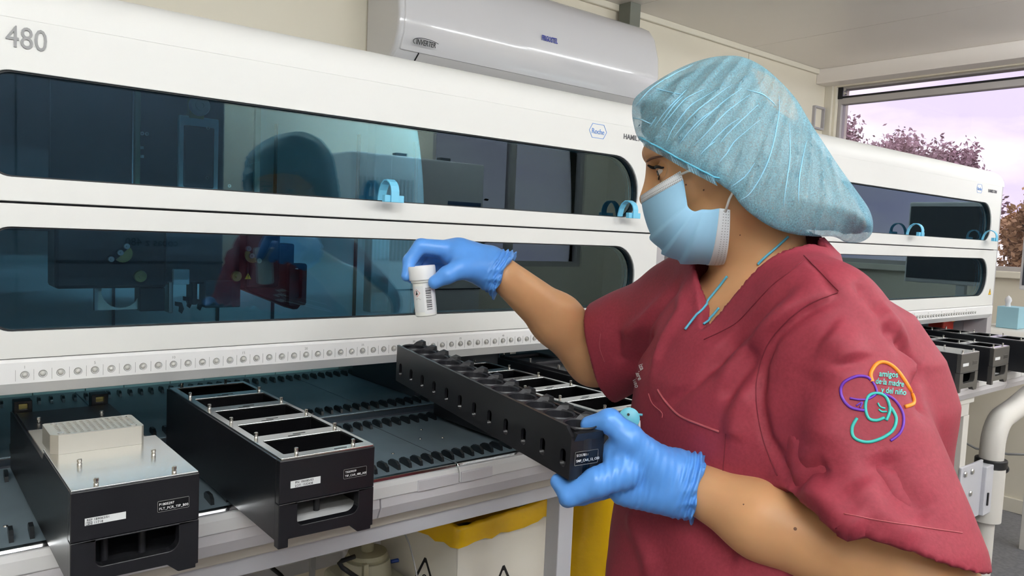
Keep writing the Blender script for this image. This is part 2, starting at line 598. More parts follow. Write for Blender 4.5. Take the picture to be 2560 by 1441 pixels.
# lettering and marks on the cover
text('480', (.001, -.0012, .4598), (1, 0, 0), (0, 0, 1), .0305, 'letter_grey', ws, thick=.0009, wide=.80)
hx = [(1.131, .477), (1.141, .4935), (1.179, .4935), (1.1895, .477), (1.179, .4605), (1.141, .4605)]
hc = (1.160, .477)
MB().plate(hx, [[(hc[0] + (a - hc[0]) * .95, hc[1] + (b - hc[1]) * .93) for a, b in hx]], XZ(-.0006), 0, .0012).build('emblem', 'logo_blue', ws)
text('Roche', (1.160, -.0006, .4705), (1, 0, 0), (0, 0, 1), .0125, 'logo_blue', ws, thick=.0004, align='CENTER', wide=.95)
text('HAMILTON', (1.247, -.0006, .4695), (1, 0, 0), (0, 0, 1), .0125, 'letter_dark', ws, thick=.0004, bold=.02, wide=1.0)


def warning(cx, cz, s, y, parent, fn=None):
    fn = fn or XZ(y)
    w_ = MB().prism([(cx - s, cz - s * .85), (cx + s, cz - s * .85), (cx, cz + s * .95)], fn, -.0008, 0).build('warning_sticker', 'warn_yellow', parent)
    tri_o = [(cx - s, cz - s * .85), (cx + s, cz - s * .85), (cx, cz + s * .95)]
    cc_ = (cx, cz - s * .25)
    tri_i = [(cc_[0] + (a - cc_[0]) * .86, cc_[1] + (b - cc_[1]) * .86) for a, b in tri_o]
    MB().plate(tri_o, [tri_i], fn, -.0011, -.0008).build('sticker_edge', 'ink_black', w_)
    k = MB()
    k.prism([(cx - s * .07, cz - s * .28), (cx + s * .07, cz - s * .28), (cx + s * .1, cz + s * .38), (cx - s * .1, cz + s * .38)], fn, -.0011, -.0008)
    k.prism(circle(cx, cz - s * .5, s * .1, 8), fn, -.0011, -.0008)
    k.build('sticker_mark', 'ink_black', w_)
    return w_


warning(1.3545, .0775, .0135, -.0002, ws)
# body: side post, back, added glass roof of the chamber, rear wall
MB().box(MX1 - .002, MX1 + .046, .012, .10, -.20, .53).build('side_post', 'side_grey', ws, .002)
MB().box(MX1 - .0, MX1 + .046, .10, .80, -.25, .55).build('side_panel', 'side_grey', ws, .002)
MB().box(MX0 - .03, MX0, .0, .80, -.25, .55).build('side_panel', 'side_grey', ws, .002)
MB().box(MX0, MX1, .78, .80, -.25, .55).build('back_panel', 'interior_grey', ws)
MB().box(MX0, MX1 + .02, .221, .80, .560, .566).build('added_roof_pane', 'door_glass', ws)  # unseen pane, added so that room light reaches the chamber
MB().box(MX0, MX1 + .02, .77, .80, .549, .572).build('roof_rail', 'side_grey', ws, .002)
MB().box(MX0, MX1, .05, .80, -.25, -.185).build('deck_base', 'interior_dark', ws)
# deck plates behind the doors (three, with joints) and their guide teeth
tooth_me = None


def teeth(parent, y, z, xa, xb, sc=1.0, slant=.012):
    global tooth_me
    if tooth_me is None:
        t = MB()
        t.prism([(-.021, 0), (.017, 0), (.019, .006), (.010, .0115), (-.010, .0125), (-.019, .008)], lambda p, q, h: (h + p * .06, p, q), -.0026, .0026)
        tmp = t.build('guide_tooth', 'tooth_black', None, .0008)
        tooth_me = tmp.data
        bpy.data.objects.remove(tmp)
    n0, n1 = math.ceil(xa / .0225 - .5), math.floor(xb / .0225 - .5)
    for n in range(n0, n1 + 1):
        o_ = bpy.data.objects.new('guide_tooth', tooth_me)
        col.objects.link(o_)
        o_.location = (.0225 * (n + .5), y, z)
        o_.parent = parent


ZD, ZT = -.176, -.182
for xa, xb in ((-.24, .205), (.2065, .7105), (.712, 1.36)):
    dp = MB().box(xa, xb, .212, .70, ZD - .012, ZD).build('deck_plate', 'deck_metal', ws, .0012)
    MB().box(xa, xb, .2085, .2125, ZD - .013, ZD - .0015).build('edge_strip', 'alu', dp)
    teeth(dp, .245, ZD, xa, xb)
    teeth(dp, .615, ZD, xa, xb)
i = 0
x = -.25
while x < 1.34:                                           # pale bars at the rear of the deck
    w_ = .105 if i % 2 == 0 else .082
    MB().box(x, min(x + w_ - .0015, 1.36), .70, .76, ZD - .01, ZD + .034).build('rear_bar', 'deck_green', ws, .001)
    x += w_
    i += 1
MB().box(MX0, MX1, .70, .78, ZD + .034, ZD + .05).build('rear_seal', 'interior_dark', ws)
# loading tray in front
tr = MB().box(-.27, 1.37, -.186, .200, ZT - .012, ZT).build('loading_tray', 'deck_metal', ws, .001)
for xj in (.18, .655, 1.13):
    MB().box(xj - .0006, xj + .0006, -.186, .199, ZT - .001, ZT + .0003).build('tray_joint', 'tooth_black', tr)
teeth(tr, -.148, ZT, -.25, 1.3)
teeth(tr, .112, ZT, -.25, 1.3)
MB().box(-.27, 1.37, .168, .206, ZT - .02, ZT + .0035).build('tray_rail', 'interior_dark', tr)
for px_, py_ in ((1050, 1098), (1053, 1075), (1106, 1095), (1160, 1118), (982, 1135), (14, 1317)):
    p_ = at(px_, py_, z=ZT)
    MB().lathe([(.003, 0), (.0028, .0012), (0, .0016)], (p_[0], p_[1], ZT), 10).build('screw', 'pin_steel', tr, smooth=True)
# white front lip in segments, bright metal edge above it
for xa, xb in ((-.28, .1745), (.176, .651), (.6535, 1.126), (1.1285, 1.38)):
    MB().prism([(-.186, ZT + .002), (-.194, ZT + .0015), (-.1965, ZT - .003), (-.186, ZT - .006)],
               lambda p, q, h: (h, p, q), xa, xb).build('edge_strip', 'chrome', tr, .0008)
    MB().prism([(-.185, ZT - .004), (-.1995, ZT - .004), (-.203, ZT - .012), (-.2045, ZT - .030), (-.185, ZT - .034)],
               lambda p, q, h: (h, p, q), xa, xb).build('lip_segment', 'white_satin', tr, .0015)
for xa, xb in ((-.28, .0745), (.0765, .4945), (.4965, 1.0), (1.002, 1.38)):
    MB().prism([(-.185, ZT - .028), (-.201, ZT - .030), (-.203, ZT - .046), (-.194, ZT - .066), (-.18, ZT - .0715), (-.10, ZT - .0715), (-.10, ZT - .028)],
               lambda p, q, h: (h, p, q), xa, xb).build('front_panel', 'tray_white', tr, .0015)
for xa, xb in ((.565, .650), (.655, .725)):
    MB().box(xa, xb, -.2062, -.19, ZT - .031, ZT - .0115).build('lip_pad', 'tray_white', tr, .0015)


# hooks hanging on the glass door
def hook(x, parent):
    """A strap bent over from the glass to the front, with a cross tab below."""
    h_ = MB()
    path = [(-.040, .2795), (-.040, .300), (-.037, .309), (-.031, .316), (-.022, .3205), (-.012, .3205), (-.002, .314), (.005, .303), (.009, .290), (.010, .2795)]
    w_, th = .0085, .0016
    rows = []
    for i, (y_, z_) in enumerate(path):
        a_, b_ = path[max(i - 1, 0)], path[min(i + 1, len(path) - 1)]
        t_ = Vector((b_[0] - a_[0], b_[1] - a_[1])).normalized()
        n_ = Vector((-t_.y, t_.x)) * th
        rows.append([(x - w_, y_ - n_.x, z_ - n_.y), (x + w_, y_ - n_.x, z_ - n_.y), (x + w_, y_ + n_.x, z_ + n_.y), (x - w_, y_ + n_.x, z_ + n_.y)])
    vs_ = [p for r in rows for p in r]
    fs = [(0, 3, 2, 1), tuple(len(vs_) - 4 + k for k in range(4))]
    for i in range(len(rows) - 1):
        for k in range(4):
            fs.append((4 * i + k, 4 * i + (k + 1) % 4, 4 * i + 4 + (k + 1) % 4, 4 * i + 4 + k))
    h_.add(vs_, fs)
    h_.box(x - .020, x + .021, -.038, -.028, .2795, .2925)
    return h_.build('door_hook', 'hook_blue', parent, .0008)


hook(.6000, ws)
hook(1.260, ws)
# ---- what is seen behind the glass: gantry arm, pipetting heads
ga = MB().box(.035, .52, .44, .47, .235, .50).build('gantry_panel', 'interior_dark', ws, .002)
MB().box(.02, .10, .30, .46, .20, .50).build('gantry_post', 'arm_black', ws, .004)
MB().box(.266, .277, .425, .44, .23, .485).build('guide_rod', 'rod_green', ga, .002)
MB().box(.262, .2645, .43, .44, .23, .485).build('guide_wire', 'alu_bright', ga)
MB().box(.352, .435, .43, .445, .25, .45).build('drive_panel', 'interior_grey', ga, .003)
MB().box(.362, .425, .427, .433, .30, .43).build('cover_plate', 'interior_dark', ga, .003)
MB().box(.372, .402, .425, .44, .446, .488).build('sensor_plate', 'brass', ga, .001)
MB().lathe([(.0, .012), (.006, .012), (.006, .016), (.011, .016), (.011, .012), (.019, .012), (.021, .009), (.021, 0)], (.39, .424, .472), 28,
           Matrix.Rotation(math.radians(90), 3, 'X')).build('pulley', 'alu_matt', ga, smooth='auto')
for px_, py_ in ((355, 334), (367, 335), (519, 321), (517, 445), (573, 465)):
    p_ = at(px_, py_, y=.43)
    MB().lathe([(.0015, 0), (.0038, 0), (.0038, .003), (.0015, .003)], (p_[0], .43, p_[2]), 12, Matrix.Rotation(math.radians(90), 3, 'X')).build('screw', 'alu', ga)
for px_, py_ in ((353, 369), (353, 391)):
    p_ = at(px_, py_, y=.435)
    MB().box(p_[0] - .005, p_[0] + .005, .434, .44, p_[2] - .003, p_[2] + .003).build('data_tag', 'label_white', ga)
MB().box(.515, .527, .43, .47, .235, .50).build('gantry_edge', 'alu_matt', ws)
MB().box(.80, .85, .40, .44, .02, .50).build('rear_post', 'interior_grey', ws, .003)
MB().box(1.18, 1.22, .40, .44, .02, .50).build('rear_post', 'interior_grey', ws, .003)
hd = MB().box(.10, .285, .26, .34, .10, .235).build('pipetting_head', 'arm_black', ws, .006)
MB().box(.285, .50, .28, .33, .105, .225).build('carriage', 'interior_dark', ws, .004)
h2 = MB().box(.43, .50, .24, .32, .10, .215).build('gripper_head', 'arm_black', ws, .005)


def disc(px_, py_, y, r, m, parent, half=False, name='knob'):
    p_ = at(px_, py_, y=y)
    if half:
        pl = [(p_[0] + r * math.cos(math.radians(a)), p_[2] + r * math.sin(math.radians(a))) for a in range(-135 if half > 0 else 135, 46 if half > 0 else 316, 15)]
        return MB().prism(pl, XZ(y), -.004, 0).build(name, m, parent)
    return MB().lathe([(0, .010), (r * .3, .010), (r * .35, .006), (r * .9, .006), (r, .003), (r, 0)], (p_[0], y, p_[2]), 22,
                      Matrix.Rotation(math.radians(90), 3, 'X')).build(name, m, parent, smooth='auto')


disc(350, 691, .258, .0115, 'brass', hd)
disc(590, 691, .238, .0105, 'brass', h2)
disc(306, 634, .258, .0165, 'brass', hd, 1, 'quadrant')
disc(630, 638, .238, .0155, 'brass', h2, -1, 'quadrant')
for a in ((300, 632, hd, .258), (277, 648, hd, .258), (316, 616, hd, .258), (628, 640, h2, .238), (646, 652, h2, .238), (620, 622, h2, .238)):
    disc(a[0], a[1], a[3] - .004, .0055, 'alu', a[2], False, 'screw')
p_ = at(620, 691, y=.237)
warning(p_[0], p_[2], .0075, .237, h2)
# outrigger with handle
MB().box(.50, .535, .25, .30, .085, .19).build('outrigger', 'arm_black', ws, .004)
MB().prism([(.43, .095), (.535, .052), (.545, .052), (.556, .066), (.556, .135), (.52, .14), (.43, .14)], XZ(.25), 0, .05).build('outrigger_arm', 'arm_black', ws, .003)
hp = at(708, 702, y=.245)
MB().plate(rrect(.518, .556, .062, .150, .006), [rrect(.528, .546, .076, .140, .005)], XZ(.235), 0, .02).build('pull_handle', 'arm_black', ws, .002)
for (xa, xb, za, zb, m_) in ((.24, .285, .055, .10, 'arm_black'), (.335, .345, .065, .11, 'arm_black'), (.292, .300, .05, .11, 'alu'), (.36, .43, .058, .112, 'interior_dark'),
                             (.30, .33, .105, .135, 'interior_grey')):
    MB().box(xa, xb, .27, .31, za, zb).build('mounting_block', m_, ws, .002)
MB().plate([(.166, .058), (.255, .058), (.255, .118), (.166, .118)], [circle(.211, .094, .033, 24)], XZ(.285), 0, .004).build('ring_plate', 'alu_matt', ws)
MB().plate(rrect(.166, .172, .058, .118, .0), [], XZ(.28), 0, .01).build('bracket', 'alu', ws)
for (a, b) in ((.325, .06), (.345, .055), (.31, .05)):
    MB().prism([(a, b + .02), (a + .012, b + .018), (a + .016, b + .005), (a + .012, b - .004), (a + .007, b), (a + .008, b + .01), (a, b + .012)], XZ(.29), 0, .006).build('gripper_finger', 'arm_black', ws)
MB().tube([(.150, .27, .205), (.149, .27, .18), (.152, .275, .155)], .008, 8).build('ribbon_cable', 'interior_pale', ws, smooth=True)
for k, xx in enumerate((.30, .55, .70, .95, 1.15)):
    MB().box(xx, xx + .004, .765, .782, -.1, .5).build('panel_joint', 'interior_dark', ws)

# second workstation under the window, the same model
ws2 = copy_tree(ws, None, skip=('guide_tooth', 'gantry_panel', 'gantry_post', 'pipetting_head', 'carriage', 'gripper_head', 'outrigger', 'outrigger_arm',
                                'pull_handle', 'mounting_block', 'ring_plate', 'bracket', 'gripper_finger', 'ribbon_cable', 'gantry_edge', 'screw'))
ws2.location = Vector(ws.location) + Vector((1.953, -.118, 0))
ws2['label'] = 'second white pipetting workstation, standing behind the worker in front of the window'
ws['group'] = ws2['group'] = 'white pipetting workstations in a row'

# ================================================================== CARRIERS
CW, CL, CH = .135, .497, .1155
ZTOP = -.0655


def sticker(parent, x0, x1, z0, z1, y, lines, white, size, name='label_sticker'):
    s = MB().box(x0, x1, y - .0006, y, z0, z1).build(name, 'label_white' if white else 'label_black', parent)
    if not white:
        MB().plate(rrect(x0, x1, z0, z1, .0012, 3), [rrect(x0 + .0003, x1 - .0003, z0 + .0003, z1 - .0003, .001, 3)], XZ(y - .0009), 0, .0003).build('sticker_edge', 'print_grey', s)
    for (t, tx, tz) in lines:
        text(t, (tx, y - .0008, tz), (1, 0, 0), (0, 0, 1), size, 'ink_black' if white else 'ink_white', s, thick=.0001, bold=.0 if white else .015)
    return s


def front_block(e_, x, y, m):
    """Front face with the handle opening and the two feet."""
    zt, zb = ZTOP - .001, ZTOP - CH
    MB().box(x, x + CW, y, y + .012, zt - .056, zt).build('front_plate', m, e_, .0012)
    out = [(x, zb + .0), (x + .0135, zb), (x + .0135, zb + .011), (x + .100, zb + .010), (x + .112, zb - .0005), (x + CW - .003, zb - .0005), (x + CW - .003, zb + .004),
           (x + CW, zb + .004), (x + CW, zt - .0565), (x, zt - .0565)]
    MB().plate(out, [rrect(x + .025, x + .1125, zb + .026, zt - .0567 - .002, [.008, .012, .001, .001], 5)], XZ(y), 0, .014).build('handle_plate', m, e_, .001)


def body_walls(e_, x, y, m):
    zb = ZTOP - CH + .002
    for xa in (x, x + CW - .006):
        w_ = MB().box(xa, xa + .006, y + .0125, y + CL, zb + .006, ZTOP - .001)
        w_.build('side_wall', m, e_, .001)
    MB().box(x + .006, x + CW - .006, y + CL - .006, y + CL, zb + .006, ZTOP - .001).build('rear_wall', m, e_, .001)
    MB().box(x + .006, x + CW - .006, y + .0145, y + CL - .006, zb + .018, zb + .0235).build('floor_plate', 'white_satin', e_)


def pin(e_, x, y, z=None):
    z = ZTOP + .002 if z is None else z
    MB().lathe([(.0024, 0), (.0028, .0008), (.0028, .0030), (.0021, .0034), (.0021, .0042), (.0028, .0046), (.0028, .0075), (.0020, .0082), (0, .0082)], (x, y, z), 12).build('locating_pin', 'pin_steel', e_, smooth='auto')


def tip_carrier(x, y, label, face='carrier_black', n=5, pins=True):
    e_ = empty('tip_carrier', (x + CW / 2, y + CL / 2, ZTOP - CH), label, 'carrier', 'black carriers on the loading trays')
    front_block(e_, x, y, face)
    body_walls(e_, x, y, 'carrier_black')
    holes = []
    P = .0975
    for k in range(n):
        a = y + .018 + P * k
        holes.append(rrect(x + .0125, x + CW - .007, a, a + .0715, .002, 2))
    MB().plate(rrect(x + .002, x + CW - .001, y + .0005, y + CL - .006, .002, 2), holes, XY(ZTOP - .001), 0, .003).build('top_frame', 'alu_bright', e_, .0007)
    for k in range(n):
        a = y + .018 + P * k
        bn = MB()
        bn.plate(rrect(x + .0105, x + CW - .0055, a - .002, a + .0735, .002, 2), [rrect(x + .0126, x + CW - .0071, a + .0001, a + .0714, .002, 2)], XY(ZTOP - .045), 0, .0435)
        bn.box(x + .0105, x + CW - .0055, a - .002, a + .0735, ZTOP - .048, ZTOP - .045)
        b_ = bn.build('bin', 'bin_black', e_)
        for fx in (.38, .68):
            MB().lathe([(.0012, 0), (.0012, .012), (0, .0128)], (x + CW * fx, a + .036, ZTOP - .045), 8).build('spring_pin', 'pin_steel', b_)
        if k:
            for dx in (-.005, .005):
                MB().box(x + .066 + dx - .009, x + .066 + dx + .009, a - .0165 + dx * .7, a - .0145 + dx * .7, ZTOP + .002, ZTOP + .0024).build('slot', 'bin_black', e_)
        else:
            MB().box(x + .078, x + .096, a - .0115, a - .0095, ZTOP + .002, ZTOP + .0024).build('slot', 'bin_black', e_)
        if pins:
            if k:
                pin(e_, x + .0105, a - .008)
                pin(e_, x + CW - .0095, a - .013)
    if pins:
        pin(e_, x + .027, y + .0125)
        pin(e_, x + .108, y + .0125)
        pin(e_, x + .022, y + CL - .012)
        pin(e_, x + .098, y + CL - .012)
    for px_, py_ in ((.028, .034), (.070, .040)):
        MB().cyl((x + px_, y + py_, ZTOP - CH + .015), .0042, .055, 14).build('strut', 'carrier_satin', e_, smooth='auto')
    return e_


tc1 = tip_carrier(.2503, -.3715, 'black tip carrier with five open bays, third from the right on the near tray')
sticker(tc1, .2650, .3058, -.1037, -.0945, -.3715, [('PN: 182085/03', .2708, -.0983), ('LOT: 1532438', .2708, -.1027)], True, .0030)
sticker(tc1, .3388, .3730, -.1045, -.0915, -.3715, [('T0209059', .3410, -.0968), ('TIP_CAR_480_A00', .3410, -.1020)], False, .0029)
tc2 = tip_carrier(.798, -.3945, 'black tip carrier with metal frame, partly hidden behind the held carrier')
for (x, y, lb, fc) in ((2.5615, -.398, 'black tip carrier, middle one of three on the far tray', 'carrier_window_sheen'),
                       (2.9, -.47, 'black tip carrier reaching out of the picture on the far right', 'carrier_window_sheen')):
    t_ = tip_carrier(x, y, lb, fc)
    sticker(t_, x + .014, x + .055, ZTOP - .038, ZTOP - .029, y, [], True, .003)
    sticker(t_, x + .088, x + .122, ZTOP - .038, ZTOP - .026, y, [], False, .003)


def plate_carrier(x, y, label, cover_len, face='carrier_black', block=True):
    e_ = empty('plate_carrier', (x + CW / 2, y + CL / 2, ZTOP - CH), label, 'carrier', 'black carriers on the loading trays')
    front_block(e_, x, y, face)
    zb = ZTOP - CH + .002
    for xa in (x, x + CW - .006):
        MB().prism([(y + .0125, zb + .006), (y + CL, zb + .006), (y + CL, ZTOP - .016), (y + CL - .03, ZTOP - .012), (y + cover_len, ZTOP - .012), (y + cover_len - .01, ZTOP - .001), (y + .0125, ZTOP - .001)],
                   YZ(xa), 0, .006).build('side_wall', 'carrier_black', e_, .0008)
    MB().box(x + .006, x + CW - .006, y + .0145, y + CL - .006, zb + .010, zb + .013).build('floor_plate', 'carrier_satin', e_)
    MB().box(x + .001, x + CW - .001, y + .0005, y + cover_len, ZTOP - .001, ZTOP + .0012).build('cover_plate', 'alu_bright', e_, .0006)
    MB().box(x + .004, x + CW - .004, y + cover_len + .001, y + .335, ZTOP - .014, ZTOP - .010).build('mid_plate', 'alu_matt', e_, .001)
    MB().box(x + .003, x + CW - .002, y + .335, y + .452, ZTOP - .016, ZTOP - .0095).build('rear_plate', 'carrier_black', e_, .001)
    MB().box(x + .02, x + CW - .03, y + .3325, y + .336, ZTOP - .013, ZTOP - .0098).build('edge_strip', 'chrome', e_)
    for xa in (x + .002, x + CW - .026):
        b_ = MB().plate([(xa, ZTOP - .03), (xa + .024, ZTOP - .03), (xa + .024, ZTOP + .005), (xa, ZTOP + .005)], [rrect(xa + .006, xa + .018, ZTOP - .008, ZTOP + .001, .001, 2)],
                        XZ(y + CL - .03), 0, .024).build('rear_bracket', 'carrier_black', e_, .001)
        MB().box(xa + .006, xa + .018, y + CL - .024, y + CL - .01, ZTOP - .008, ZTOP - .001).build('spring', 'brass', b_)
    for (a, b) in ((.0250, .090), (.1065, .087), (.0265, .006), (.1085, .006)):
        pin(e_, x + a, y + b + .002, ZTOP + .0012)
    if block:
        for (a, b) in ((.0235, .173), (.1055, .173)):
            pin(e_, x + a, y + b, ZTOP + .0012)
        for (a, b) in ((.022, .375), (.105, .375)):
            pin(e_, x + a, y + b, ZTOP - .0095)
    for px_, py_ in ((.040, .034), (.082, .040)):
        MB().cyl((x + px_, y + py_, ZTOP - CH + .015), .0042, .055, 14).build('strut', 'carrier_satin', e_, smooth='auto')
    return e_


pc1 = plate_carrier(.0195, -.3645, 'black plate carrier with shiny metal cover, nearest the photographer', .186)
sticker(pc1, .0335, .0746, -.1055, -.0975, -.3645, [('REF', .0352, -.1008), ('189063/01', .0422, -.1008), ('SN', .0358, -.1046), ('11718', .0422, -.1046)], True, .0027)
MB().plate(rrect(.0346, .0408, -.1051, -.1015, .0003, 2), [rrect(.0348, .0406, -.1049, -.1017, .0002, 2)], XZ(-.3652), -.0003, 0).build('sticker_box', 'ink_black', pc1)
sticker(pc1, .1078, .1428, -.1055, -.0925, -.3645, [('P1805297', .1094, -.0980), ('PLT_PCR_TIP_B00', .1094, -.1031)], False, .0030)
pc2 = plate_carrier(2.303, -.4, 'black plate carrier with bright metal cover on the far tray', .35, 'carrier_window_sheen', False)
sticker(pc2, 2.318, 2.360, ZTOP - .038, ZTOP - .029, -.4, [], True, .003)
sticker(pc2, 2.392, 2.425, ZTOP - .038, ZTOP - .026, -.4, [], False, .003)
# perforated metal block lying on the near carrier
bx0, bx1, by0, by1 = .0238, .1300, -.2150, -.1455
blk = MB()
oc = [(bx0 + .008, by0), (bx1 - .003, by0), (bx1, by0 + .003), (bx1, by1 - .003), (bx1 - .003, by1), (bx0 + .003, by1), (bx0, by1 - .003), (bx0, by0 + .008)]
gx0, gx1, gy0, gy1 = bx0 + .0085, bx1 - .0055, by0 + .0050, by1 - .0050
px_, py_ = (gx1 - gx0) / 12, (gy1 - gy0) / 8
for i in range(12):
    for j in range(8):
        xa, ya = gx0 + i * px_, gy0 + j * py_
        cell_hole(blk, xa, xa + px_, ya, ya + py_, xa + px_ / 2, ya + py_ / 2, .0025, 12, -.0500, -.0400)
blk.plate(oc, [[(gx0, gy0), (gx1, gy0), (gx1, gy1), (gx0, gy1)]], XY(-.0500), 0, .0100)
blk.prism(oc, XY(-.0642), 0, .0142)
blk_o = tag(blk.build('perforated_block', 'alu_matt', None, .0), 'perforated pale metal block lying across the near plate carrier', 'metal block')
for (a, b) in ((bx0 + .0118, by0 + .0086), (bx1 - .0118, by0 + .0086), (bx0 + .0118, by1 - .0086), (bx1 - .0118, by1 - .0086)):
    MB().lathe([(.0036, 0), (.0036, .0012), (.0018, .0014), (.0016, .0004), (0, .0004)], (a, b, -.040), 12).build('screw', 'alu', blk_o, smooth='auto')
# plain black carrier at the right end of the near tray
bc = empty('sample_rack', (1.05, -.13, ZTOP - CH), 'plain black carrier standing right of the framed tip carrier', 'carrier', 'black carriers on the loading trays')
MB().box(.985, 1.105, -.37, .12, ZTOP - CH + .006, ZTOP + .004).build('body', 'carrier_black', bc, .002)
MB().plate(rrect(.988, 1.102, -.367, .117, .002, 2), [rrect(.998 + .0 * k, 1.092, -.355 + .095 * k, -.355 + .095 * k + .07, .003, 2) for k in range(5)], XY(ZTOP + .004), 0, .006).build('top_plate', 'carrier_satin', bc, .0008)
for k in range(5):
    pin(bc, .993, -.355 + .095 * k + .082, ZTOP + .010)
MB().box(.985, 1.105, -.374, -.37, ZTOP - CH + .006, ZTOP - .02).build('front_plate', 'carrier_satin', bc, .001)
# black control module at the rear of the near workstation, with label and warning triangle
cm = empty('module_box', (.98, .36, ZD), 'dark module with white label and warning triangle on the near deck', 'lab module')
MB().box(.86, 1.12, .28, .60, ZD, -.0405).build('body', 'interior_dark', cm, .003)
MB().box(.955, 1.005, .2788, .28, -.066, -.056).build('label_sticker', 'label_white', cm)
p_ = at(1263, 898, y=.279)
warning(p_[0], p_[2], .009, .2795, cm)
MB().box(1.13, 1.15, .25, .29, ZD, -.02).build('module_post', 'alu_matt', cm, .001)

# ================================================================== HELD SAMPLE CARRIER
HR = Matrix(((0.9909296, 0.1338226, -0.0122479), (-0.1342123, 0.9901378, -0.0401773), (0.0067505, 0.0414567, 0.9991175)))
HT = Vector((.4628, -.6729, -.0426))
HM = lambda p: tuple(HR @ Vector(p) + HT)
HW, HL, HH, HP = .0469, .497, .0603, .0423
sc_ = empty('sample_carrier', HM((HW / 2, HL / 2, 0)), 'long black twelve-hole sample carrier held in the worker’s near hand', 'carrier')


def hbuild(mb, name, m, bevel=0.0, smooth=False, parent=None):
    mb.v = [HM(p) for p in mb.v]
    return mb.build(name, m, parent or sc_, bevel, smooth)


hy = [.0168 + .0085 + HP * k for k in range(12)]
hy = [.0168 + HP * k for k in range(12)]
top = MB()
for k, yy in enumerate(hy):
    cell_hole(top, .004, HW - .004, 0 if k == 0 else yy - HP / 2, HL if k == 11 else yy + HP / 2, HW / 2, yy, .0178, 32, HH - .030, HH - .0022)
hbuild(top, 'tube_block', 'carrier_satin')
for s, nm in ((0, 'side_plate'), (HW - .004, 'side_plate')):
    sl = MB()
    sl.plate([(.0, 0), (HL, 0), (HL, HH), (.012, HH), (.0, HH - .010)], [rrect(.0141 + HP * k - .0055, .0141 + HP * k + .0055, .0115, .0325, .005, 5) for k in range(12)],
             lambda p, q, h: (s + h, p, q), 0, .004)
    hbuild(sl, nm, 'carrier_black')
hbuild(MB().box(.004, HW - .004, 0, HL, 0, .004), 'base_plate', 'carrier_black')
hbuild(MB().box(.004, HW - .004, HL - .006, HL, .004, HH - .03), 'end_plate', 'carrier_black')
hbuild(MB().box(.004, HW - .004, 0, .004, .004, HH - .016), 'end_plate', 'carrier_black')
hbuild(MB().prism([(.004, .0), (HW - .004, .0), (HW - .004, .008), (.004, .008)], lambda p, q, h: (p, q - h * .55, HH - .016 + h), 0, .0105), 'end_chamfer', 'carrier_satin')
for k, yy in enumerate(hy):
    # raised collar with a pointed wing on the far side of each hole
    cl_ = MB()
    cl_.lathe([(.0178, HH - .0060), (.0181, HH - .0022), (.0196, HH - .0006), (.0203, HH - .0022)], (HW / 2, yy, 0), 36)
    hbuild(cl_, 'hole_collar', 'carrier_satin', smooth='auto')
    wg = MB()
    wg.add([(HW * .62, yy + .0178, HH - .002), (HW + .0002, yy + .0210, HH - .002), (HW + .0002, yy + .002, HH - .002), (HW * .93, yy + .0085, HH - .002),
            (HW * .78, yy + .0178, HH + .0036), (HW + .0002, yy + .0205, HH + .0060), (HW + .0002, yy + .004, HH + .0060), (HW * .95, yy + .0105, HH + .0042)],
           [(0, 1, 5, 4), (1, 2, 6, 5), (2, 3, 7, 6), (3, 0, 4, 7), (4, 5, 6, 7), (0, 3, 2, 1)])
    hbuild(wg, 'hole_wing', 'carrier_satin')
    ins = MB()
    ins.lathe([(.0178, HH - .030), (.0176, .006), (0, .006)], (HW / 2, yy, 0), 24)
    hbuild(ins, 'tube_well', 'bin_black', smooth=True)
    ck = MB()
    ck.box(.0028, .0036, .0141 + HP * k - .0048, .0141 + HP * k + .0048, .0118, .0172)
    hbuild(ck, 'spring_clip', 'chrome')
lb = hbuild(MB().box(.006, HW - .008, -.0007, 0, .016, .032), 'label_sticker', 'label_black')
hbuild(MB().plate(rrect(.006, HW - .008, .016, .032, .001, 3), [rrect(.0063, HW - .0083, .0163, .0317, .0008, 3)], lambda p, q, h: (p, h, q), -.001, -.0007), 'sticker_edge', 'print_grey', parent=lb)
for t_, z_ in (('S1317818', .0262), ('SMP_CAR_12_C00', .0198)):
    vs_, fs_ = text_data(t_, .0030, .0001, .01)
    hbuild(MB().add([(.0082 + v[0], -.0008 - v[2], z_ + v[1]) for v in vs_], fs_), 'lettering', 'ink_white', parent=lb)

# ================================================================== SPECIMEN JAR
jb = at(1066, 790, d=1.17)
jt = at(1054, 665, d=1.165)
jax = Vector(jt - jb)
jh = jax.length
jq = Vector((0, 0, 1)).rotation_difference(jax.normalized()).to_matrix()
jar = empty('specimen_jar', tuple(jb), 'small white specimen jar with barcode label, held up in the worker’s far hand', 'jar')
JR, JL = .0163, .0205
MB().lathe([(0, 0), (JR * .9, 0), (JR, .0015), (JR, jh - .026), (JR * 1.12, jh - .024), (JR * 1.12, jh - .004), (0, jh - .004)], tuple(jb), 36, jq).build('jar_body', 'jar_white', jar, smooth='auto')
MB().lathe([(JL * .96, jh - .0215), (JL, jh - .0205), (JL, jh - .0015), (JL * .96, jh), (JL * .86, jh), (JL * .84, jh - .001), (0, jh - .001)], tuple(jb), 48, jq).build('lid', 'white_satin', jar, smooth='auto')
# wrapped label with print; angle 0 faces the photographer
tocam = Vector(CC - (jb + jt) / 2)
tocam = (jq.inverted() @ tocam)
A0 = math.atan2(tocam.y, tocam.x)


def jwrap(a, h, r):
    """a: metres round the jar from the side facing the photographer (to the right), h: height."""
    th = A0 + a / JR
    return tuple(jq @ Vector((r * math.cos(th), r * math.sin(th), h)) + Vector(jb))


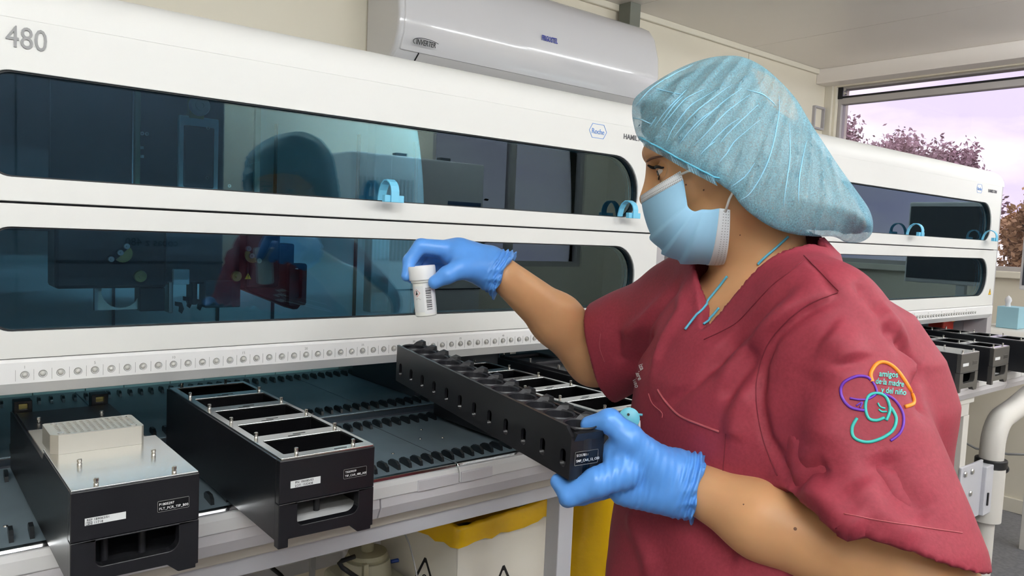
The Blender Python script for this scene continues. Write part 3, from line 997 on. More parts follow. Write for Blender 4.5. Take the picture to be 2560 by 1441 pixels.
def jpatch(a0, a1, h0, h1, r, name, m, n=16, parent=None):
    mb = MB()
    vs_ = [jwrap(a0 + (a1 - a0) * i / n, h, r) for i in range(n + 1) for h in (h0, h1)]
    mb.add(vs_, [(2 * i, 2 * i + 2, 2 * i + 3, 2 * i + 1) for i in range(n)])
    return mb.build(name, m, parent or jar, smooth=True)


jlab = jpatch(-.026, .030, .007, jh - .030, JR + .0003, 'paper_label', 'label_white', 40)
jpatch(-.0015, .016, .004, jh - .026, JR + .0006, 'barcode_label', 'ink_white', 14)
bc_h = .010
rb = random.Random(3)
barm = MB()
while bc_h < jh - .032:
    w_ = rb.choice((.0004, .0004, .0008, .0012))
    vs_ = [jwrap(.002 + .0085 * i / 5, h, JR + .0008) for i in range(6) for h in (bc_h, bc_h + w_)]
    barm.add(vs_, [(2 * i, 2 * i + 2, 2 * i + 3, 2 * i + 1) for i in range(5)])
    bc_h += w_ + rb.choice((.0005, .0006, .0009, .0016))
barm.build('barcode', 'ink_black', jar)
# red diamond hazard mark
dc, dh, ds = -.0118, jh - .040, .0058
dm = MB()
for k in range(4):
    a1, a2 = math.radians(90 * k), math.radians(90 * k + 90)
    q = [(dc + s * math.cos(a), dh + s * math.sin(a)) for s, a in ((ds, a1), (ds, a2), (ds * .88, a2), (ds * .88, a1))]
    dm.add([jwrap(a, b, JR + .0007) for a, b in q], [(0, 1, 2, 3)])
dm.build('hazard_mark', 'ink_red', jar)
ex = MB()
for pl in (circle(dc, dh - .0012, .0018, 10), [(dc - .0006, dh - .0005), (dc + .0008, dh - .0005), (dc + .0009, dh + .0032), (dc - .0008, dh + .0030)], [(dc - .002, dh - .0026), (dc - .0002, dh - .0032), (dc + .0016, dh - .0024), (dc + .001, dh - .0014), (dc - .0014, dh - .0016)]):
    ex.add([jwrap(a, b, JR + .0007) for a, b in pl], [tuple(range(len(pl)))])
ex.build('hazard_symbol', 'ink_black', jar)
ln_ = MB()
for (a0, a1, h) in ((-.0140, -.0075, jh - .0485), (-.0140, -.0060, jh - .0500)):
    ln_.add([jwrap(a0, h, JR + .0007), jwrap(a1, h, JR + .0007), jwrap(a1, h + .0005, JR + .0007), jwrap(a0, h + .0005, JR + .0007)], [(0, 1, 2, 3)])
ln_.build('small_print', 'print_grey', jar)

# ================================================================== BENCHES AND WHAT STANDS BELOW
bn = empty('lab_bench', (.6, .3, FLOOR), 'cream lab bench with aluminium frame carrying the near workstation', 'bench')
MB().box(-.9, 1.60, -.165, .85, -.276, -.2535).build('worktop', 'bench_cream', bn, .002)
MB().box(-.9, 1.60, -.157, -.117, -.306, -.2765).build('front_rail', 'bench_alu', bn, .002)
MB().box(-.9, 1.60, .78, .82, -.306, -.2765).build('rear_rail', 'bench_alu', bn, .002)
for lx in (-.85, .945, 1.55):
    MB().box(lx, lx + .042, -.157, -.117, FLOOR, -.3065).build('leg', 'bench_alu', bn, .002)
    MB().box(lx, lx + .042, .78, .82, FLOOR, -.3065).build('leg', 'bench_alu', bn, .002)
MB().box(-.85, 1.59, .79, .81, -.80, -.76).build('cross_rail', 'bench_alu', bn, .002)

# white cardboard waste box with a yellow liner folded over its rim
wbx = empty('waste_box', (1.02, .16, FLOOR), 'white cardboard waste box with black triangle signs under the near bench', 'waste box')
wa = math.radians(7)
wo_ = Vector((.805, .0, 0))
wr_, wd_ = Vector((math.cos(wa), math.sin(wa), 0)), Vector((-math.sin(wa), math.cos(wa), 0))
WT = -.40
wf_ = lambda p, q, h: tuple(wo_ + wr_ * p + wd_ * q + Vector((0, 0, h)))
bw, bd = .285, .27
for (p0, p1, q0, q1) in ((0, bw, 0, .005), (0, bw, bd - .005, bd), (0, .005, .005, bd - .005), (bw - .005, bw, .005, bd - .005)):
    MB().prism([(p0, q0), (p1, q0), (p1, q1), (p0, q1)], wf_, FLOOR, WT).build('box_panel', 'card_white', wbx, .001)
MB().prism([(0.005, 0.005), (bw - .005, .005), (bw - .005, bd - .005), (.005, bd - .005)], wf_, FLOOR, FLOOR + .006).build('box_base', 'card_white', wbx)


def tri_sign(fn, cx, cz, s, parent):
    o_ = [(cx - s, cz - s * .9), (cx + s, cz - s * .9), (cx, cz + s * .9)]
    c_ = (cx, cz - s * .3)
    t_o = []
    for i in range(3):
        a, b = Vector(o_[i]), Vector(o_[(i + 1) % 3])
        t_o += [tuple(a + (b - a) * .06), tuple(b + (a - b) * .06)]
    ti = [(c_[0] + (a - c_[0]) * .8, c_[1] + (b - c_[1]) * .8) for a, b in t_o]
    s_ = MB().plate(t_o, [ti], fn, -.0008, 0).build('triangle_sign', 'ink_black', parent)
    mk = MB()
    for k in range(3):                                    # three rings and a hub
        a = math.radians(90 + 120 * k)
        kx, kz = c_[0] + s * .16 * math.cos(a), c_[1] + s * .16 * math.sin(a)
        mk.plate(circle(kx, kz, s * .17, 16), [circle(kx, kz, s * .12, 16)], fn, -.0008, 0)
    mk.build('sign_mark', 'ink_black', s_)


tri_sign(lambda p, q, h: wf_(p, h, q), .142, WT - .160, .052, wbx)
tri_sign(lambda p, q, h: wf_(h, bd - p, q), .165, WT - .135, .050, wbx)
hl = MB().prism([(bd - .105, WT - .040), (bd - .085, WT - .028), (bd - .065, WT - .036), (bd - .058, WT - .052), (bd - .075, WT - .062), (bd - .10, WT - .052)], lambda p, q, h: wf_(h, p, q), -.001, .0).build('hand_hole', 'warn_yellow', wbx)


def liner(name, label):
    """Yellow bag folded out over the rim of the box."""
    rng = random.Random(5)
    mb = MB()
    n = 48
    per = []
    for (a, b) in (((-.004, -.004), (bw + .004, -.004)), ((bw + .004, -.004), (bw + .004, bd + .004)), ((bw + .004, bd + .004), (-.004, bd + .004)), ((-.004, bd + .004), (-.004, -.004))):
        for i in range(12):
            t = i / 12
            per.append((a[0] + (b[0] - a[0]) * t, a[1] + (b[1] - a[1]) * t))
    cx, cy = bw / 2, bd / 2
    rows = []
    for (sc, h, j) in ((.80, WT - .12, .004), (.96, WT - .03, .003), (.985, WT + .004, .002), (1.005, WT + .010, .002), (1.03, WT + .002, .003), (1.03, WT - .022, .004), (1.035, WT - .038, .005)):
        rows.append([wf_(cx + (p - cx) * sc + rng.uniform(-j, j) * .5, cy + (q - cy) * sc + rng.uniform(-j, j) * .5, h + rng.uniform(-j, j)) for p, q in per])
    for r_ in rows:
        mb.v += r_
    for i in range(len(rows) - 1):
        for k in range(n):
            a, b = i * n + k, i * n + (k + 1) % n
            mb.f.append((a, b, b + n, a + n))
    o_ = mb.build(name, 'bag_yellow', None, smooth=True)
    return tag(o_, label, 'waste bag')


liner('bin_liner', 'yellow plastic liner folded over the rim of the white waste box')
# second yellow bag in a wire stand, right of the bench leg
sb = empty('yellow_bag', (1.36, .1, FLOOR), 'full yellow waste bag hanging behind the worker’s belly, right of the bench leg', 'waste bag')
rng = random.Random(9)
mb = MB()
prof_ = [(.135, -.345), (.150, -.38), (.155, -.42), (.150, -.47), (.158, -.52), (.150, -.60), (.155, -.75), (.16, -.90), (.14, -1.05), (.09, FLOOR + .002)]
n = 30
for (r_, h) in prof_:
    for k in range(n):
        a = 6.283185 * k / n
        rr = r_ * (1 + .05 * math.sin(3 * a + h * 9) + .04 * math.sin(7 * a - h * 14) + rng.uniform(-.012, .012))
        mb.v.append((1.33 + rr * 1.05 * math.cos(a), .075 + rr * math.sin(a), h))
for i in range(len(prof_) - 1):
    for k in range(n):
        a, b = i * n + k, i * n + (k + 1) % n
        mb.f.append((a, b, b + n, a + n))
mb.build('bag', 'bag_yellow', sb, smooth=True)
MB().tube([(1.33 + .15 * math.cos(6.283185 * k / 24), .075 + .143 * math.sin(6.283185 * k / 24), -.345) for k in range(25)], .005, 8, False).build('rim', 'cable_blue', sb, smooth=True)

# translucent waste canister with cap and hoses
cb = empty('waste_canister', (.72, .2, FLOOR), 'translucent plastic canister with round cap under the near bench', 'canister')
pc_ = (.700, .20)
MB().prism(rrect(pc_[0] - .072, pc_[0] + .072, pc_[1] - .09, pc_[1] + .09, .03, 5), XY(0), FLOOR, -.545).build('canister_body', 'carboy', cb, .012, seg=3)
MB().lathe([(.055, -.545), (.052, -.520), (.050, -.507), (.0, -.507)], (pc_[0], pc_[1], 0), 28).build('neck', 'carboy', cb, smooth='auto')
MB().lathe([(.044, -.507), (.046, -.500), (.043, -.492), (.014, -.490), (.0135, -.462), (.010, -.459), (.0, -.459)], (pc_[0], pc_[1], 0), 28).build('cap', 'carboy_cap', cb, smooth='auto')
MB().box(pc_[0] - .036, pc_[0] - .024, pc_[1] - .052, pc_[1] - .04, -.54, -.498).build('cap_latch', 'carboy_cap', cb, .002)
MB().tube([tuple(at(887, 1392, y=.14)), tuple(at(855, 1403, y=.14)), tuple(at(848, 1408, y=.14)), tuple(at(856, 1420, y=.14)), tuple(at(900, 1450, y=.14)), tuple(at(960, 1490, y=.16))], .005, 8).build('carry_handle', 'cable_black', cb, smooth=True)
tag(MB().tube([tuple(at(978, 1405, y=.2)), tuple(at(1006, 1399, y=.2)), tuple(at(1030, 1394, y=.22))], .0045, 8).build('hose', 'cable_blue', None, smooth=True), 'short blue hose behind the translucent canister', 'hose')
tag(MB().tube([tuple(at(1010, 1330, y=-.03)), tuple(at(1024, 1362, y=-.03)), tuple(at(1036, 1410, y=-.03)), tuple(at(1046, 1460, y=-.03)), tuple(at(1050, 1560, y=-.03)), (at(1050, 1560, y=-.03)[0], .0, FLOOR + .004)], .0016, 6).build('power_cord', 'cable_grey', None, smooth=True), 'thin dark cord hanging in front of the waste box side', 'cord')
tag(MB().tube([tuple(at(679, 1420, y=.42)), tuple(at(700, 1437, y=.42)), tuple(at(730, 1470, y=.42)), tuple(at(760, 1600, y=.42)), (at(760, 1600, y=.42)[0], .42, FLOOR + .004)], .005, 8).build('cable', 'cable_black', None, smooth=True), 'black cable dropping below the bench, left of the canister', 'cable')
tag(MB().box(*at(778, 1395, y=.25)[[0]].tolist() * 1, at(790, 1395, y=.25)[0], .25, .262, -.75, -.30).build('hanging_strap', 'cable_grey', None, .002), 'grey strap hanging under the bench left of the canister', 'strap')

# far bench with its legs, bolted plate and the white tube stand
b2 = empty('lab_bench', (2.0, .2, FLOOR), 'white far bench with slim legs, carrying the second workstation', 'bench')
MB().box(1.64, 2.72, -.30, .75, -.272, -.2535).build('worktop', 'bench_white', b2, .003)
MB().box(2.722, 4.0, -.18, .75, -.272, -.2535).build('worktop', 'bench_white', b2, .003)
MB().box(1.66, 2.70, -.293, -.255, -.315, -.2725).build('front_rail', 'bench_white', b2, .002)
for (lx, ly) in ((2.535, -.293), (2.662, -.293), (1.70, -.293), (1.70, .65), (2.66, .65), (3.9, -.17), (3.9, .65)):
    MB().box(lx, lx + .046, ly, ly + .04, FLOOR, -.2725 if lx > 2.7 else -.3155).build('leg', 'bench_white', b2, .002)
pl_ = MB().box(2.655, 2.845, -.302, -.2935, -.690, -.490).build('bolted_plate', 'bench_alu', b2, .002)
for bx_ in (2.685, 2.745):
    for bz in (-.515, -.592, -.668):
        MB().lathe([(0, .006), (.008, .006), (.0105, .003), (.0105, 0)], (bx_, -.302, bz), 14, Matrix.Rotation(math.radians(90), 3, 'X')).build('bolt', 'alu', pl_, smooth='auto')
st = empty('tube_stand', (2.95, -.29, FLOOR), 'white bent tube stand with black clamp ring at the far bench', 'stand')
MB().box(2.845, 2.915, -.315, -.27, -.690, -.515).build('bracket', 'bench_alu', st, .003)
MB().box(2.868, 2.876, -.3195, -.315, -.655, -.61).build('slot', 'gasket_black', st)
MB().cyl((2.955, -.29, -.735), .048, .200, 28).build('post', 'bench_white', st, .003, smooth='auto')
MB().cyl((2.955, -.29, -.735 - .385), .030, .385, 20).build('foot_tube', 'bench_white', st, smooth='auto')
MB().cyl((2.955, -.29, -.535), .052, .030, 28).build('clamp_ring', 'cable_black', st, .003, smooth='auto')
bend = [(2.955, -.29, -.505)]
for a in range(0, 78, 11):
    bend.append((2.955 + .10 * (1 - math.cos(math.radians(a))), -.29 - .0 * a, -.46 + .10 * math.sin(math.radians(a))))
bend += [(3.15, -.29, -.345), (3.40, -.29, -.29)]
MB().tube(bend, .040, 20).build('bent_tube', 'bench_white', st, smooth='auto')
MB().tube([(3.003, -.30, -.553), (3.030, -.305, -.553)], .007, 10).build('clamp_screw', 'bench_alu', st)
MB().lathe([(0, .018), (.016, .018), (.018, .014), (.018, .002), (.015, 0)], (3.028, -.306, -.553), 16, Matrix.Rotation(math.radians(90), 3, 'Y')).build('knob', 'cable_black', st, smooth='auto')
tag(MB().tube([tuple(at(2333, 1050, x=4.2)), tuple(at(2390, 1095, x=4.2)), tuple(at(2440, 1122, x=4.2)), tuple(at(2520, 1136, x=4.2)), tuple(at(2620, 1138, x=4.2))], .006, 8).build('cable', 'cable_grey', None, smooth=True),
    'grey cable sagging along the right wall behind the far bench', 'cable')
tag(MB().box(2.30, 2.46, .0, .2, FLOOR, -.42).build('computer_case', 'cable_black', None, .006), 'black computer case standing under the far bench', 'computer')
tag(MB().tube([tuple(at(2560, 975, x=4.3)), tuple(at(2540, 1015, x=4.3)), tuple(at(2526, 1050, x=4.3)), tuple(at(2510, 1110, x=4.3))], .008, 8).build('cable', 'bench_alu', None, smooth=True),
    'pale grey cable running down the right wall above the white tube', 'cable')
# things on the far end
ts = empty('tissue_box', (3.93, 0, -.115), 'light blue tissue box with white tissue sticking out, right of the far workstation', 'tissue box')
MB().box(3.90, 4.02, -.045, .045, -.112, -.012).build('carton', 'tissue_blue', ts, .002)
mbt = MB()
mbt.lathe([(.012, -.012), (.010, .004), (.015, .016), (.012, .028), (.005, .036), (0, .040)], (3.925, .01, 0), 9)
mbt.build('tissue', 'tissue_white', ts, smooth=True)
ins2 = empty('bench_analyzer', (3.95, -.1, -.2535), 'low white rounded instrument under the tissue box', 'lab machine')
MB().prism(rrect(3.80, 4.20, -.252, -.113, [.01, .01, .05, .05], 6), XZ(-.17), 0, .30).build('housing', 'bench_white', ins2, .006)
MB().box(3.8, 3.83, -.172, -.17, -.22, -.16).build('vent', 'side_grey', ins2)
mo = empty('monitor', (3.7, -.20, -.2535), 'white framed monitor cut off by the right edge of the picture', 'monitor')
MB().box(3.69, 3.715, -.60, -.1, .08, .46).build('bezel', 'white_satin', mo, .006)
MB().box(3.685, 3.69, -.59, -.112, .10, .44).build('screen', 'interior_dark', mo, .001)
MB().box(3.70, 3.73, -.37, -.33, -.24, .1).build('stem', 'white_satin', mo, .003)
MB().box(3.62, 3.82, -.45, -.25, -.2535, -.24).build('foot', 'white_satin', mo, .004)
rl = empty('red_marker', (2.75, .03, -.182), 'small red and yellow block on the far deck', 'block')
p_ = at(2375, 798, y=.0)
MB().box(p_[0] - .06, p_[0] + .045, .0, .06, ZT, p_[2] + .016).build('red_block', 'red_plastic', rl, .006)
MB().box(p_[0] + .02, p_[0] + .047, -.002, .001, p_[2] - .012, p_[2] + .008).build('yellow_tag', 'warn_yellow', rl)

# ================================================================== AIR CONDITIONER
ac = empty('air_conditioner', (1.9, 1.16, .80), 'white split air conditioner with blue lettering high on the back wall', 'air conditioner')
AX0, AX1 = 1.235, 2.585
ap = [(1.277, .80), (1.13, .80), (1.075, .845), (1.05, .90), (1.043, .96), (1.05, 1.04), (1.075, 1.12), (1.11, 1.165), (1.16, 1.19), (1.277, 1.195)]
MB().prism(ap, YZ(0), AX0, AX1).build('housing', 'ac_white', ac, .012, smooth='auto', seg=3)
MB().prism([(y_ - .004 if y_ < 1.2 else y_, z_ + (.004 if z_ > 1.1 else 0)) for y_, z_ in ap[2:9]] + [(1.16, 1.16), (1.09, .90)], YZ(0), AX0 + .02, AX1 - .012).build('front_panel', 'ac_white', ac, .004, smooth='auto')
MB().prism([(1.1285, .7985), (1.0735, .8435), (1.0515, .893), (1.0505, .8945), (1.06, .894), (1.13, .81)], YZ(0), AX0 + .10, AX1 - .10).build('flap', 'ac_side', ac, .001, smooth='auto')
MB().prism([(1.1285, .797), (1.0735, .843), (1.0495, .8955), (1.0535, .8955), (1.078, .845), (1.131, .80)], YZ(0), AX0 + .0965, AX0 + .1005).build('flap_gap', 'gasket_black', ac)
MB().prism([(1.0502, .8938), (1.0492, .8958), (1.052, .8958), (1.052, .8938)], YZ(0), AX0 + .0965, AX1 - .098).build('flap_gap', 'print_grey', ac)


def ac_text(s, u, v, h, m, **k):
    p_ = at(u, v, y=1.0438)
    up = Vector((0, -.02, 1))
    return text(s, (p_[0], 1.0385, p_[2]), (1, 0, 0), up, h, m, ac, **k)


ac_text('FRIGOSTEL', 1352, 100, .020, 'ink_navy', thick=.0006, bold=.03, wide=.62)
ac_text('INVERTER', 1037, 110, .0185, 'ink_black', thick=.0006, bold=.02, italic=.25, wide=.72)
p_ = at(1034, 103, y=1.038)
arc = [(p_[0] + .045 - .046 * math.cos(math.radians(a)) + (0 if a < 90 else .02 * math.sin(math.radians(a - 90))), 1.0385, p_[2] + .001 + .016 * math.sin(math.radians(a))) for a in range(-30, 151, 15)]
MB().tube(arc, .0011, 6).build('swoosh', 'ink_black', ac)
tag(MB().box(2.53, 2.60, 1.19, 1.262, 1.19, ZC).build('cable_duct', 'conduit_grey', None, .002), 'short grey cable duct between air conditioner and ceiling', 'duct')
tag(MB().plate(rrect(4.30, 4.42, .95, 1.09, .005), [rrect(4.312, 4.408, .962, 1.078, .003)], XZ(1.262), 0, .018).build('small_frame', 'side_grey', None, .002), 'small grey frame on the back wall beside the window corner', 'frame')

# ================================================================== CABINET OPPOSITE (mirrored in the doors)
cb2 = empty('white_analyzer_cabinet', (2.2, -2.75, FLOOR), 'tall white analyzer cabinet behind the photographer, mirrored in the glass doors', 'lab machine')
MB().box(1.80, 2.68, -3.05, -2.42, FLOOR + .03, .63).build('cabinet_body', 'white_satin', cb2, .012, seg=3)
MB().box(1.83, 2.65, -3.0, -2.45, FLOOR, FLOOR + .03).build('plinth', 'interior_dark', cb2)
MB().box(2.42, 2.66, -2.425, -2.416, .30, .40).build('display_panel', 'panel_blue', cb2, .002)
for k in range(14):
    MB().box(1.85 + k * .025, 1.86 + k * .025, -2.423, -2.417, .05, .50).build('vent_slot', 'side_grey', cb2)
MB().box(1.80, 2.68, -2.423, -2.418, -.12, -.113).build('door_gap', 'interior_dark', cb2)
for xx in (2.15, 2.45):
    MB().box(xx, xx + .07, -2.6, -2.55, .63, .66).build('latch', 'interior_dark', cb2, .003)

text('cobas z 480', (2.62, -2.4155, .14), (-1, 0, 0), (0, 0, 1), .035, 'letter_dark', cb2)
ga2 = empty('grey_analyzer', (.35, -2.8, FLOOR), 'tall dark grey analyzer behind the photographer, mirrored in the left of the doors', 'lab machine')
MB().box(-.55, 1.16, -3.06, -2.50, FLOOR + .03, 1.08).build('cabinet_body', 'analyzer_grey', ga2, .012, seg=3)
MB().box(-.5, 1.1, -3.0, -2.54, FLOOR, FLOOR + .03).build('plinth', 'interior_dark', ga2)
MB().box(-.55, 1.16, -2.504, -2.498, .02, .03).build('door_gap', 'interior_dark', ga2)
MB().box(.3, .306, -2.504, -2.498, FLOOR + .05, 1.05).build('door_gap', 'interior_dark', ga2)
text('cobas z 480', (.95, -2.4985, .10), (-1, 0, 0), (0, 0, 1), .035, 'ink_black', ga2)

# ================================================================== TREES OUTSIDE
leaf_count = 0


def tree(name, label, c, rx, rz, n, leafm, seed, leaf=.10):
    rg = np.random.default_rng(seed)
    e_ = empty(name, (c[0], c[1], FLOOR - 3.5), label, 'tree', 'trees outside the windows')
    tk_ = MB()
    tk_.tube([(c[0], c[1], FLOOR - 3.5), (c[0] + .1, c[1], (c[2] + FLOOR - 3.5) / 2), (c[0], c[1], c[2] - rz * .3), (c[0] + .05, c[1], c[2] + rz * .5)], [.14, .11, .07, .02], 8)
    tk_.build('trunk', 'bark', e_, smooth=True)
    br = MB()
    tips = []
    for k in range(46):
        a, b = rg.uniform(0, 6.283), rg.uniform(-.2, 1.2)
        p0 = np.array([c[0], c[1], c[2] - rz * rg.uniform(.1, .7)])
        p1 = np.array(c) + np.array([rx * math.cos(a) * math.cos(b), rx * math.sin(a) * math.cos(b), rz * math.sin(b)]) * rg.uniform(.75, 1.08)
        br.tube([tuple(p0), tuple((p0 + p1) / 2 + rg.normal(0, .08, 3)), tuple(p1)], [.016, .010, .004], 5)
        tips.append((p0, p1))
    br.build('branches', 'bark', e_, smooth=True)
    pts = []
    for k in range(n):
        p0, p1 = tips[rg.integers(len(tips))]
        t = rg.uniform(.35, 1.05)
        pts.append(p0 + (p1 - p0) * t + rg.normal(0, .09, 3) * np.array([rx, rx, rz]))
    pts = np.array(pts)
    d1 = rg.normal(size=(n, 3))
    d1 /= np.linalg.norm(d1, axis=1)[:, None]
    d2 = np.cross(d1, rg.normal(size=(n, 3)))
    d2 /= np.linalg.norm(d2, axis=1)[:, None]
    s = leaf * rg.uniform(.6, 1.3, (n, 1))
    quad = np.stack([pts - d1 * s, pts + d2 * s * .5, pts + d1 * s, pts - d2 * s * .5], 1).reshape(-1, 3)
    me = bpy.data.meshes.new('foliage')
    me.from_pydata(quad.tolist(), [], [(4 * k, 4 * k + 1, 4 * k + 2, 4 * k + 3) for k in range(n)])
    lo = link('foliage', me, leafm, e_, fix=False)
    lo['kind'] = 'stuff'
    return e_


tree('backlit_tree', 'bushy tree outside, backlight and haze in its plum colour, left above the far workstation', (9.2, 3.45, .80), .95, .90, 34000, 'leaf_backlit', 1, .032)
tree('backlit_tree', 'tree outside, backlight and haze in its plum colour, middle one above the far workstation', (11.6, 3.35, .66), .66, 1.0, 24000, 'leaf_backlit', 2, .036)
tree('ochre_tree', 'ochre autumn tree outside, right of the far workstation', (8.2, .95, -.05), .62, .95, 30000, 'leaf_ochre', 3, .034)
tree('ochre_tree', 'ochre bush outside the window, low behind the sill', (6.6, -.6, -.8), .6, .7, 7000, 'leaf_ochre', 4, .045)
tree('dark_tree', 'dark tree outside the window behind the photographer, left one', (3.6, -9.0, .1), 1.3, 1.4, 3000, 'leaf_dark', 5, .12)
tree('dark_tree', 'dark tree outside the window behind the photographer, right one', (8.2, -12.0, .0), 1.3, 1.2, 3000, 'leaf_dark', 6, .12)

# ================================================================== PERSON
def P(u, v, d):
    return at(u, v, d=d)


HRT = np.array([CR[0, 0], CR[1, 0], 0.0]); HRT /= np.linalg.norm(HRT)      # level direction to the picture's right
HFW = np.array([-CR[0, 2], -CR[1, 2], 0.0]); HFW /= np.linalg.norm(HFW)    # level direction away from the photographer
UPZ = np.array([0, 0, 1.0])


# ---- implicit surfaces -------------------------------------------------
def smin(a, b, k):
    h = np.clip(.5 + .5 * (b - a) / k, 0, 1)
    return b * (1 - h) + a * h - k * h * (1 - h)


def cone(p, a, b, ra, rb):
    a, b = np.asarray(a), np.asarray(b)
    ab = b - a
    t = np.clip((p - a) @ ab / (ab @ ab), 0, 1)
    return np.linalg.norm(p - a - t[:, None] * ab, axis=1) - (ra + (rb - ra) * t)


def chain(p, pts, rs, k=.006):
    d = None
    for i in range(len(pts) - 1):
        c = cone(p, pts[i], pts[i + 1], rs[i], rs[i + 1])
        d = c if d is None else smin(d, c, k)
    return d


def ellip(p, c, fr, rad):
    q = (p - c) @ fr.T / np.asarray(rad)
    k0 = np.linalg.norm(q, axis=1)
    k1 = np.linalg.norm(q / np.asarray(rad), axis=1) + 1e-9
    return k0 * (k0 - 1) / k1


def rbox(p, c, fr, half, r):
    q = np.abs((p - c) @ fr.T) - (np.asarray(half) - r)
    return np.linalg.norm(np.maximum(q, 0), axis=1) + np.minimum(q.max(1), 0) - r


def sdf_mesh(fn, lo, hi, h):
    """Surface nets on a sparse grid, then pulled onto the surface."""
    lo, hi = np.asarray(lo, float), np.asarray(hi, float)
    K = 4
    n = (np.ceil((hi - lo) / (h * K)).astype(int) + 1)
    gc = np.stack(np.meshgrid(*[np.arange(m) for m in n], indexing='ij'), -1)
    ctr = lo + (gc.reshape(-1, 3) + .5) * h * K
    fc = np.concatenate([fn(c_) for c_ in np.array_split(ctr, max(1, len(ctr) // 200000))]).reshape(n)
    N = n * K + 1
    F = np.repeat(np.repeat(np.repeat(fc, K, 0), K, 1), K, 2)
    F = np.pad(F, ((0, 1),) * 3, mode='edge').astype(np.float32)
    near = np.abs(fc) < h * K * 1.9
    nf = np.repeat(np.repeat(np.repeat(near, K, 0), K, 1), K, 2)
    nf = np.pad(nf, ((0, 1),) * 3, mode='edge')
    for ax in range(3):
        nf = nf | np.roll(nf, 1, ax)
    idx = np.argwhere(nf)
    pts = lo + idx * h
    val = np.concatenate([fn(c_) for c_ in np.array_split(pts, max(1, len(pts) // 200000))])
    F[tuple(idx.T)] = val
    S = F < 0
    cs = sum(S[i:N[0] - 1 + i, j:N[1] - 1 + j, k:N[2] - 1 + k].astype(np.int8) for i in (0, 1) for j in (0, 1) for k in (0, 1))
    act = (cs > 0) & (cs < 8)
    ci = np.argwhere(act)
    vid = -np.ones(act.shape, int)
    vid[tuple(ci.T)] = np.arange(len(ci))
    acc = np.zeros((len(ci), 3))
    cnt = np.zeros(len(ci))
    cor = [(i, j, k) for i in (0, 1) for j in (0, 1) for k in (0, 1)]
    for a in cor:
        for b in cor:
            if sum(abs(x - y) for x, y in zip(a, b)) == 1 and a < b:
                fa = F[tuple((ci + a).T)]
                fb = F[tuple((ci + b).T)]
                m = (fa < 0) != (fb < 0)
                t = np.where(m, fa / (fa - fb + 1e-12), 0)
                pos = np.array(a) + t[:, None] * (np.array(b) - np.array(a))
                acc[m] += pos[m]
                cnt[m] += 1
    V = lo + (ci + acc / np.maximum(cnt, 1)[:, None]) * h
    faces = []
    for ax in range(3):
        a1, a2 = (ax + 1) % 3, (ax + 2) % 3
        sl0, sl1 = [slice(None)] * 3, [slice(None)] * 3
        sl0[ax], sl1[ax] = slice(0, -1), slice(1, None)
        ch = S[tuple(sl0)] != S[tuple(sl1)]
        e = np.argwhere(ch)
        e = e[(e[:, a1] > 0) & (e[:, a2] > 0) & (e[:, a1] < N[a1] - 1) & (e[:, a2] < N[a2] - 1)]
        flip = S[tuple(e.T)]
        u1, u2 = np.zeros(3, int), np.zeros(3, int)
        u1[a1], u2[a2] = 1, 1
        q = np.stack([vid[tuple((e - o).T)] for o in (u1 + u2, u2, 0 * u1, u1)], 1)
        q[~flip] = q[~flip][:, ::-1]
        faces.append(q)
    Q = np.concatenate(faces)
    Q = Q[(Q >= 0).all(1)]
    for _ in range(2):
        f0 = fn(V)
        ep = h * .25
        g = np.stack([fn(V + np.eye(3)[i] * ep) - f0 for i in range(3)], 1) / ep
        gn = (g * g).sum(1)
        step = np.clip(f0 / np.maximum(gn, .2), -h * .7, h * .7)
        V = V - step[:, None] * g
    return V, Q


def vnormals(V, Q):
    n = np.cross(V[Q[:, 2]] - V[Q[:, 0]], V[Q[:, 3]] - V[Q[:, 1]])
    vn = np.zeros_like(V)
    for k in range(4):
        np.add.at(vn, Q[:, k], n)
    return vn / (np.linalg.norm(vn, axis=1)[:, None] + 1e-12)


def mesh_obj(name, V, Q, m, parent, smooth=True):
    me = bpy.data.meshes.new(name)
    me.from_pydata(np.asarray(V).tolist(), [], np.asarray(Q).tolist())
    return link(name, me, m, parent, 0, smooth, fix=False)


class Waves:
    """Cheap smooth random field."""

    def __init__(self, seed, freq, n=14, aniso=(1, 1, 1)):
        r = np.random.default_rng(seed)
        self.k = r.normal(size=(n, 3)) * freq * np.asarray(aniso)
        self.p = r.uniform(0, 6.283, n)

    def __call__(self, p):
        return np.sin(p @ self.k.T + self.p).mean(1) * 2


# ---- materials ---------------------------------------------------------
mat('skin', (210, 159, 114), 0.45, spec=0.35, var=(14, 0.05), bump=(350, 0.12, 0.0006), sss=0.12)
mat('scrub_cloth', (144, 50, 64), 0.62, spec=0.3, var=(260, 0.10), bump=(420, 0.25, 0.0006))
mat('trouser_cloth', (120, 38, 52), 0.65, spec=0.3)
mat('shoe_white', (220, 220, 220), 0.4)
mat('glove_blue', (92, 156, 234), 0.36, spec=0.45, var=(25, 0.04), bump=(90, 0.10, 0.002))
mat('hair_brown', (150, 132, 114), 0.5, var=(120, 0.5), bump=(160, 0.8, 0.004), stretch=(1, 1, .3))
mat('mask_blue', (158, 204, 232), 0.7, spec=0.2, bump=(700, 0.15, 0.0004))
mat('cap_fold', (150, 212, 236), 0.5)
mat('mask_white', (226, 228, 230), 0.7, spec=0.2)
mat('loop_white', (234, 232, 226), 0.7)
mat('eye_white', (222, 214, 208), 0.15)
mat('iris_brown', (60, 42, 30), 0.15)
mat('lash_black', (22, 16, 14), 0.6)
mat('brow_brown', (110, 76, 56), 0.7)
mat('cord_blue', (92, 178, 206), 0.5)
mat('badge_blue', (110, 200, 222), 0.35)
mat('thread_orange', (250, 150, 40), 0.5)
mat('thread_purple', (104, 44, 170), 0.5)
